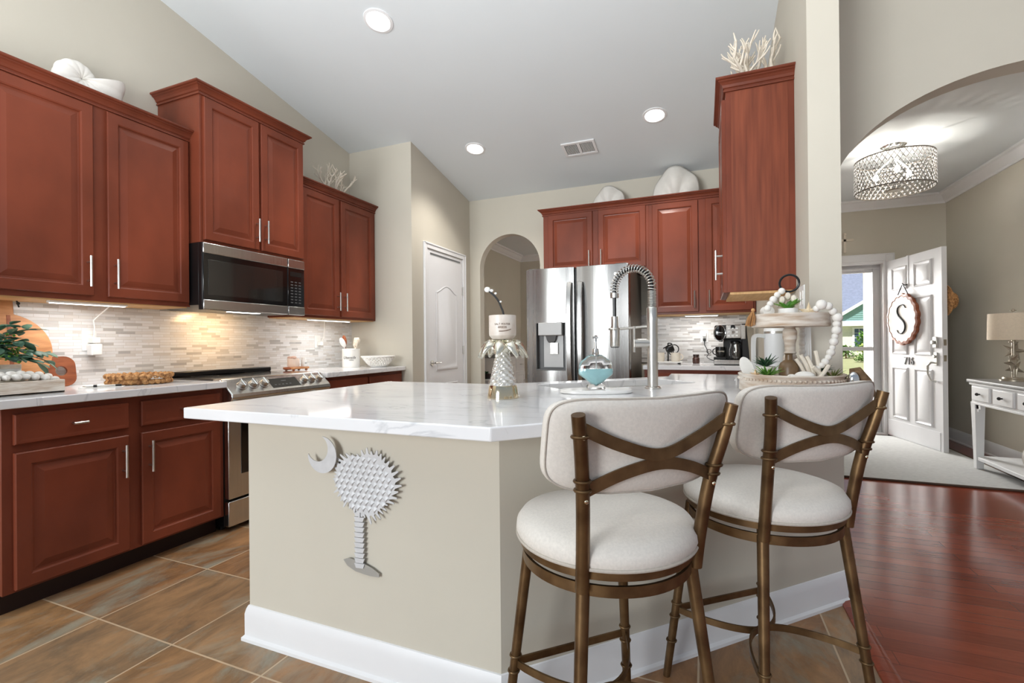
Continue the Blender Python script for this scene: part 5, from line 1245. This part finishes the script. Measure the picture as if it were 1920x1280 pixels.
mb = MB(); random.seed(6)
for i in range(170):
    a = random.uniform(-.5, .5); r = random.uniform(.35, 1.1); mb.tube([(-.005, .01+.02*a, .075*r+.02), (.026+.008*a, .02*a, .095*r+.005), (.055+.014*a, .03*a, .06*r), (.07+.014*a, .035*a, .002)], .002, 4)
obj('bristles', mb, M_tassel, t); obj('silver_disc', MB().sphere((.004, -.02, .06), (.02, .012, .034), 18, 12), M_chrome, t)
t = thing('mini_teacup', 'tiny lilac-white cup on the countertop left of the tiered tray', 'cup', (.183, 2.12, CT), .4)
obj('cup', MB().lathe([(0, 0), (.018, 0), (.021, .004), (.014, .02), (.012, .028), (.010, .028), (.009, .02), (0, .01)], 24), mat('lilac_ceramic', S(206, 196, 202), .35), t)
obj('handle', MB().ring((.022, 0, .014), .009, .0025, 18, 6, axis='y'), M_grey, t)
t = thing('tumbler', 'large pale grey handled tumbler behind the tiered tray', 'tumbler', (.352, 2.88, CT), 0)
obj('cup', MB().lathe([(0, 0), (.036, 0), (.037, .08), (.05, .11), (.0515, .262), (0, .262)], 36), mat('fog_enamel', S(208, 208, 208), .4, var=.01), t)
obj('lid', MB().lathe([(0, .262), (.052, .262), (.052, .276), (.045, .281), (0, .281)], 36), M_plate, t)
obj('rim_band', MB().lathe([(.0505, .25), (.0525, .25), (.0525, .262), (.0505, .262)], 36), M_nickel, t)
obj('handle', MB().tube(spl([(-.045, -.012, .235), (-.095, -.03, .238), (-.105, -.032, .2), (-.104, -.032, .09), (-.098, -.03, .07), (-.05, -.012, .1)], 5), .010, sec=RECT(1, .9), up=(.3, -.95, 0)), mat('fog_handle', S(196, 196, 194), .5), t, bevel=.004)
# ------------------------------------------------------------------ on top of the cabinets
t = thing('nautilus_shell', 'large white ceramic nautilus shell on the left wall cabinet', 'shell', (-3.13, 1.50, 2.425), 0); t.scale = (1.2, 1.32, 1.32)
mb = MB(); Lp = []; n = 28
for k in range(121):
    th = -400+420*k/120; s = k/120; g = exp(1.25*(s-1)); r = .078*g; Rr = .082*g; a = radians(th)
    c = Vector((0, Rr*cos(a), .118+Rr*sin(a))); tn = Vector((0, -sin(a), cos(a))); e1 = Vector((0, cos(a), sin(a)))
    rib = 1+.075*abs(sin(k*.36))*(s > .1)
    Lp.append([c+(Vector((1, 0, 0))*cos(2*pi*i/n)*.8+e1*sin(2*pi*i/n))*r*rib for i in range(n)])
Lp.append([c+(p-c)*.86 for p in Lp[-1]]); Lp.append([c-tn*.06+(p-c)*.8 for p in Lp[-1]])
obj('shell_body', mb.loft(Lp), M_plaster, t, smooth=60)
obj('shell_base', MB().lathe([(0, 0), (.07, 0), (.05, .02), (0, .02)], 24), M_plaster, t)
def coral(label, loc, H, spread, seed, flat=None):
    t = thing('coral_branch', label, 'coral', loc, 0); random.seed(seed); mb = MB()
    def grow(p, d, L, r, depth):
        P = [p]; q = p; dd = d
        for i in range(4):
            dd = (dd+Vector((random.uniform(-.25, .25), random.uniform(-.25, .25), random.uniform(-.05, .2)))).normalized(); q = q+dd*L/4
            if q.z < .012: q.z = .012
            P.append(q)
        mb.tube(P, [r*(1-.12*i) for i in range(5)], 7); mb.sphere(q, r*.62, 6, 4)
        if depth:
            for k in range(2 if depth < 3 else 3):
                ax = Vector((random.uniform(-1, 1), random.uniform(-1, 1), random.uniform(-.2, .5)))
                b_ = P[random.choice((2, 3, 4))]
                grow(b_, (dd+ax*.8).normalized(), L*random.uniform(.6, .85), r*.76, depth-1)
    for k in range(6):
        a = 2*pi*k/6+random.uniform(-.3, .3); d = Vector((cos(a)*spread[0], sin(a)*spread[1], random.uniform(.5, 1.3))).normalized()
        grow(Vector((.01*cos(a), .01*sin(a), .01)), d, H*.42, H*.034, 3)
    obj('branches', mb, M_ivory, t, smooth=60); obj('coral_base', MB().lathe([(0, 0), (.045, 0), (.03, .02), (0, .03)], 16), M_ivory, t)
    return t
coral('cream branching coral on the wall cabinet right of the microwave', (-3.10, 3.36, 2.425), .33, (.45, 1.1), 4)
coral('white branching coral on the cherry cabinet by the stools', (.285, 2.98, 2.458), .40, (.38, .5), 12)
def clam(label, loc, W_, H, lean):
    t = thing('clam_shell', label, 'shell', loc, 0); mb = MB(); nr, nf = 16, 64; rows = []
    for i in range(nr+1):
        rho = i/nr; row = []
        for j in range(nf+1):
            ph = radians(-89+178*j/nf); fold = cos(5*ph+.5); pw = lambda v, e: (abs(v)**e)*(1 if v > 0 else -1)
            R = 1-.05*(1-fold)*.5*rho**2
            x = W_*.5*rho*R*pw(sin(ph), .85); z = H*rho*R*max(0, cos(ph))**.75
            y = -.32*H*sin(pi*min(1, .08+.82*rho))*(.55+.45*cos(ph*.9))-.085*H*fold*rho**.7*(1-.35*rho)
            row.append(Vector((x, y+lean*z, max(z, 0.003))))
        rows.append(row)
    mb.loft(rows, closed=False); o = obj('shell_body', mb, M_plaster, t, smooth=80, solid=.012)
    return t
clam('small white clam shell on the cabinet above the refrigerator', (-.885, 4.87, 2.453), .33, .27, .12)
clam('large white clam shell on the tall back wall cabinet', (-.235, 4.86, 2.453), .43, .375, .12)
# ------------------------------------------------------------------ dining room glimpsed through the small arch
t = thing('sideboard', 'white panelled sideboard in the dining room beyond the arch', 'sideboard', (-2.93, 7.15, 0), Q)
obj('body', MB().box(-.65, .65, 0, .2, 0, .90), M_table, t, bevel=.004); obj('top', MB().box(-.67, .67, -.02, .21, .90, .935), M_tabletop, t, bevel=.004)
for k in range(3):
    d = obj('drawer', MB().box(-.63+.42*k, -.23+.42*k, -.015, 0, .66, .86), M_table, t, bevel=.004); pull(d, -.43+.42*k, -.015, .76, .1, False)
    d = obj('door', raised(MB(), -.63+.42*k, -.23+.42*k, .06, .63, 0), M_table, t); pull(d, -.28+.42*k, -.02, .45, .1)
t = thing('plant_stand', 'white plant stand beyond the arch carrying a dark pot', 'stand', (-2.87, 6.05, 0), 0)
obj('column', MB().box(-.09, .09, -.09, .09, 0, .60), M_table, t, bevel=.004); obj('top', MB().box(-.12, .12, -.12, .12, .60, .62), M_table, t, bevel=.003)
t = thing('potted_plant', 'low green plant in a black pot beyond the arch', 'plant', (-2.87, 6.05, .621), 0)
obj('pot', MB().lathe([(0, 0), (.07, 0), (.085, .07), (0, .07)], 24), M_black, t); random.seed(2); tuft(t, 40, .07, .03, M_leaf3, .06, .8)
t = thing('candlestick', 'grey turned candlestick on the white sideboard beyond the arch', 'candlestick', (-3.0, 6.75, .936), 0)
obj('turned_post', MB().lathe([(0, 0), (.05, 0), (.05, .015), (.02, .03), (.035, .06), (.035, .09), (.018, .11), (.03, .14), (.03, .17), (.015, .19), (.03, .21), (.03, .22), (0, .22)], 20), M_grey, t)
# ------------------------------------------------------------------ outside the front door
M_grass = mat('lawn_grass', S(132, 138, 98), .95, col2=S(158, 158, 120), scale=1.5, bump=.4, bscale=60, detail=8)
M_siding = mat('teal_siding', S(134, 172, 172), .8, var=.04)
M_roof = mat('slate_blue_roof', S(112, 120, 142), .9, var=.12, scale=6, detail=8)
M_hwall = mat('pale_house_wall', S(214, 216, 206), .85)
M_conc = mat('pale_concrete', S(206, 202, 194), .9, var=.04, scale=6)
M_shrub = mat('shrub_leaf', S(84, 122, 66), .8, col2=S(150, 176, 110), scale=18)
struct('lawn', MB().box(-40, 70, 9.6, 90, -.3, -.15), M_grass)
struct('path_porch', MB().box(-1.5, 6, 6.93, 9.6, -.2, -.02), M_conc)
b = MB().box(2.37, 2.49, 9.0, 9.14, -.02, 2.5); b.box(2.35, 2.51, 8.98, 9.16, -.02, .12); b.box(2.35, 2.51, 8.98, 9.16, 2.40, 2.5)
struct('column_porch', b, M_trim, bevel=.006)
struct('beam_porch', MB().box(-1.5, 6, 8.96, 9.18, 2.28, 2.62), M_trim)
struct('ceiling_porch', MB().box(-1.5, 6, 6.93, 9.2, 2.62, 2.7), M_trim)
HYv = 46.0
t = thing('neighbour_house', 'house across the street with blue-grey roof and teal gable', 'house', (12.5, HYv, -.15))
obj('wall', MB().box(-5, 8, 0, 8, 0, 2.45), M_hwall, t)
obj('fascia', MB().box(-5.2, 8.2, -.45, .1, 2.35, 2.75), M_trim, t)
gx0, gx1, gz0, gz1 = -2.9, 5.1, 2.75, 5.35
gm = (gx0+gx1)/2
obj('gable', MB().loft([[(gx0, y, gz0), (gx1, y, gz0), (gm, y, gz1)] for y in (-.3, 6)]), M_siding, t)
mb = MB()
for k in range(16):
    z = gz0+.15*k; f = (z-gz0)/(gz1-gz0); mb.box(gx0+(gm-gx0)*f+.05, gx1-(gx1-gm)*f-.05, -.325, -.3, z, z+.03)
obj('siding_laps', mb, M_siding, t)
for sx in (-1, 1):
    e0 = Vector((gm+sx*(gm-gx0+.5), -.4, gz0-.3)); e1 = Vector((gm, -.4, gz1+.08))
    obj('rake_board', MB().tube([e0, e1], 1, sec=RECT(.1, .19), up=(0, 1, 0)), M_trim, t)
obj('roof', MB().loft([[(-5.6, -.4, 2.7), (8.6, -.4, 2.7), (8.6, 5.5, 8.2), (-5.6, 5.5, 8.2)], [(-5.6, -.4, 2.6), (8.6, -.4, 2.6), (8.6, 5.6, 8.0), (-5.6, 5.6, 8.0)]]), M_roof, t)
for k, x in enumerate((-1.2, .35)):
    wn = obj('window', MB().box(x-.12, x+1.12, -.06, .02, .55, 2.25).box(x-.16, x+1.16, -.09, .02, .45, .57), M_trim, t)
    obj('window_panes', MB().box(x+.02, x+.98, -.075, -.05, .68, 1.37).box(x+.02, x+.98, -.075, -.05, 1.43, 2.12), mat('far_window_glass', S(70, 88, 108), .08), wn)
    obj('muntins', MB().box(x+.31, x+.34, -.085, -.07, 1.43, 2.12).box(x+.66, x+.69, -.085, -.07, 1.43, 2.12).box(x+.02, x+.98, -.085, -.07, 1.76, 1.79), M_trim, wn)
def shrub(name, label, loc, r, h, seed, m=M_shrub):
    t = thing(name, label, 'shrub', loc, 0); random.seed(seed); mb = MB()
    for i in range(260):
        a = random.uniform(0, 2*pi); ph = random.uniform(0, pi/2); rr = random.uniform(.5, 1)
        p = Vector((r*rr*cos(a)*cos(ph), r*rr*sin(a)*cos(ph), h*(.15+.85*rr*sin(ph))))
        leaf(mb, p, Vector((random.uniform(-1, 1), random.uniform(-1, 1), random.uniform(-.3, 1))), Vector((0, 0, 1)), r*.42, r*.2)
    obj('leaves', mb, m, t, smooth=0, solid=.004); obj('stem', MB().cyl((0, 0, 0), (0, 0, h*.5), .05*r+.01, 8), M_wood_m, t)
shrub('round_shrub', 'round green shrub in front of the far house window', (8.75, 37.5, -.15), .55, .8, 1)
shrub('tall_shrub', 'taller yellow-green shrub nearest the porch column across the lawn', (9.85, 37.0, -.15), .55, 1.2, 2, mat('yellow_green_leaf', S(126, 148, 66), .8, col2=S(186, 198, 118), scale=12))
shrub('low_shrub', 'low shrub on the lawn edge below the taller shrub', (8.2, 31.5, -.15), .45, .4, 3)
shrub('palm_shrub', 'light green feathery palm beside the far house windows', (11.5, 44.5, -.15), .6, 1.9, 4, M_leaf2)
t = thing('garden_rocks', 'pale garden stone border between the shrubs', 'stone', (9.25, 38.6, -.15)); random.seed(3)
obj('stone', MB().sphere((0, 0, .2), (.28, .2, .3), 14, 10), M_conc, t)
